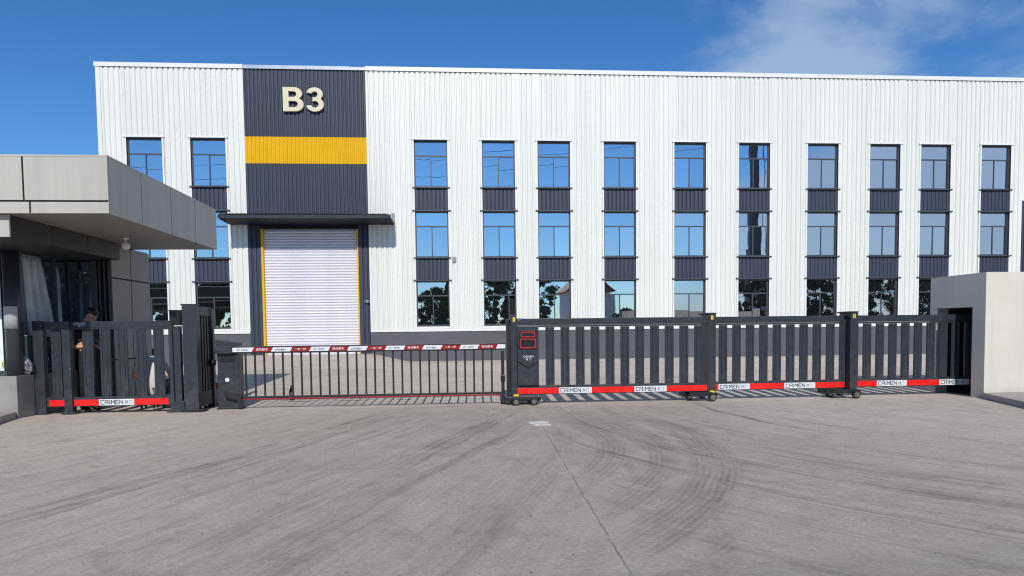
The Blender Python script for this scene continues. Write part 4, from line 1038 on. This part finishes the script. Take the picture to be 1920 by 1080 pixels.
def trunk_mesh(seed, h, r):
    rng = random.Random(seed); mb = MB()
    mb.tube([(0, 0, 0), (.03, .02, h * .3), (-.02, .04, h * .6), (.02, 0, h * .92)], .16, 8, r_end=.03)
    for i in range(7):
        a = rng.uniform(0, 6.283); z = h * rng.uniform(.25, .7); L = r * rng.uniform(.5, .9)
        mb.tube([(0, 0, z), (L * .5 * math.cos(a), L * .5 * math.sin(a), z + L * .3), (L * math.cos(a), L * math.sin(a), z + L * .45)], .05, 6, r_end=.012)
    return mb.mesh('trunk', BARK)
kinds = [(crown_mesh(1, 7.2, 2.6, False), trunk_mesh(1, 7.2, 2.6)), (crown_mesh(2, 7.0, 1.7, True), trunk_mesh(2, 7.0, 1.7)), (crown_mesh(3, 2.4, 1.6, False), trunk_mesh(3, 2.4, 1.2))]
def tree(kind, x, y, s, label, cat, group, name, rz):
    t = empty(name, label, cat, group)
    put('crown', kinds[kind][0], t); put('trunk', kinds[kind][1], t)
    t.location = (x, y, 0); t.scale = (s, s, s); t.rotation_euler = (0, 0, rz)
gl = 'broad dark tree across the road, reflected in the ground floor windows'
gc = 'narrow conical tree across the road, reflected in the ground floor windows'
gb = 'low bush across the road, reflected in the ground floor windows'
for i, (k, x, y, s) in enumerate(((0, -33.5, -15, 1.0), (0, -28.4, -16, .93), (0, -24.0, -15, 1.05), (0, -6.2, -15, .90), (1, -1.0, -15, .95), (0, -3.0, -19, .80), (0, 1.8, -15, 1.12), (1, 5.1, -15.5, .74), (0, 7.4, -14.5, 1.02),
                                  (0, 28.6, -17, .90), (0, 32.0, -15, .98), (0, 36.5, -15, 1.0), (0, 41, -16, 1.04), (0, 45.5, -15, 1.0), (0, 50.0, -16, 1.04), (0, 54.5, -16, 1.05))):
    tree(k, x, y, s, gl if k == 0 else gc, 'tree', 'broad trees across the road' if k == 0 else 'conical trees across the road', 'broad_tree' if k == 0 else 'conical_tree', i * 1.3)
for i, (x, y, s) in enumerate(((13.2, -16, 1.15), (16.6, -15, 1.2), (21.9, -16, .8), (24.6, -16, .9))): tree(2, x, y, s, gb, 'bush', 'bushes across the road', 'bush', i * 2.1)
# house with a red roof
hs = empty('house', 'pale house with red tiled gable roof across the road', 'house')
MB().box(-2.5, 2.5, -4, 4, 0, 5.9).build('wall', HWALL, hs)
MB().prism([(-3.0, 5.8), (3.0, 5.8), (0.0, 8.4)], 'y', -4.5, 4.5).build('roof', ROOFT, hs)
for x in (-1.2, 1.2):
    w = MB().box(x - .55, x + .55, 4.0, 4.06, 1.2, 3.0).build('window', WTRIM, hs); MB().box(x - .47, x + .47, 4.061, 4.07, 1.28, 2.92).build('pane', GGLASS, w)
hs.location = (15.5, -30, 0)
# tall mast of a lorry crane
ms = empty('crane_truck', 'dark telescopic crane mast on a truck across the road, reflected in the windows', 'crane')
MB().box(-1.3, 1.3, -4, 4, .9, 1.6, .05).build('chassis', MAST, ms); MB().box(-1.25, 1.25, 2.4, 4.3, 1.61, 3.3, .15).build('cab', MAST, ms)
for sx in (-1.1, 1.1):
    for y in (-3, -1.7, 2.8): MB().cyl((sx, y, .5), .5, .35, 'x', 24).build('wheel', TYRE, ms)
MB().prism([(-1.0, 1.6), (1.0, 1.6), (.75, 10.5), (-.75, 10.5)], 'y', -.55, .55).build('mast', MAST, ms)
MB().prism([(-.55, 10.5), (.55, 10.5), (.50, 18), (-.50, 18)], 'y', -.42, .42).build('mast', MAST, ms)
MB().prism([(-.42, 18), (.42, 18), (.38, 26), (-.38, 26)], 'y', -.3, .3).build('mast', MAST, ms)
MB().tube([(1.25, .7, 3), (1.15, .7, 8), (1.0, .7, 12), (.75, .7, 17), (1.0, .7, 20), (.9, .7, 24), (.5, .6, 26)], .06, 6).build('hose', MAST, ms)
MB().tube([(-.9, .7, 20), (-.8, .7, 26)], .05, 6).build('hose', MAST, ms)
ms.location = (36.6, -30, 0)
# power line along the road
for x, h, lab in ((-70, 22, 'concrete power pole far left beside the road behind the viewer'), (75, 34, 'tall power pole far right beside the road behind the viewer')):
    t = empty('power_pole', lab, 'pole')
    MB().cyl((0, 0, h / 2), .25, h, 'z', 14, r2=.12).build('shaft', CONC, t)
    MB().box(-.06, .06, -1.2, 1.2, h - .9, h - .75).build('cross_arm', MAST, t)
    for y in (-1, 1): MB().cyl((0, y, h - .65), .06, .2, 'z', 10).build('insulator', WLAMP, t)
    t.location = (x, -27, 0)
for k, (yy, sg_) in enumerate(((-28, 5.6), (-26, 8.0))):
    pts = [(-70 + 145 * i / 60, yy, 21.45 + 12 * i / 60 - sg_ * (1 - (2 * i / 60 - 1) ** 2)) for i in range(61)]
    tag(MB().tube(pts, .02, 5).build('power_cable', BLK), ('rear', 'front')[k] + ' black power cable strung over the road behind the viewer', 'cable')
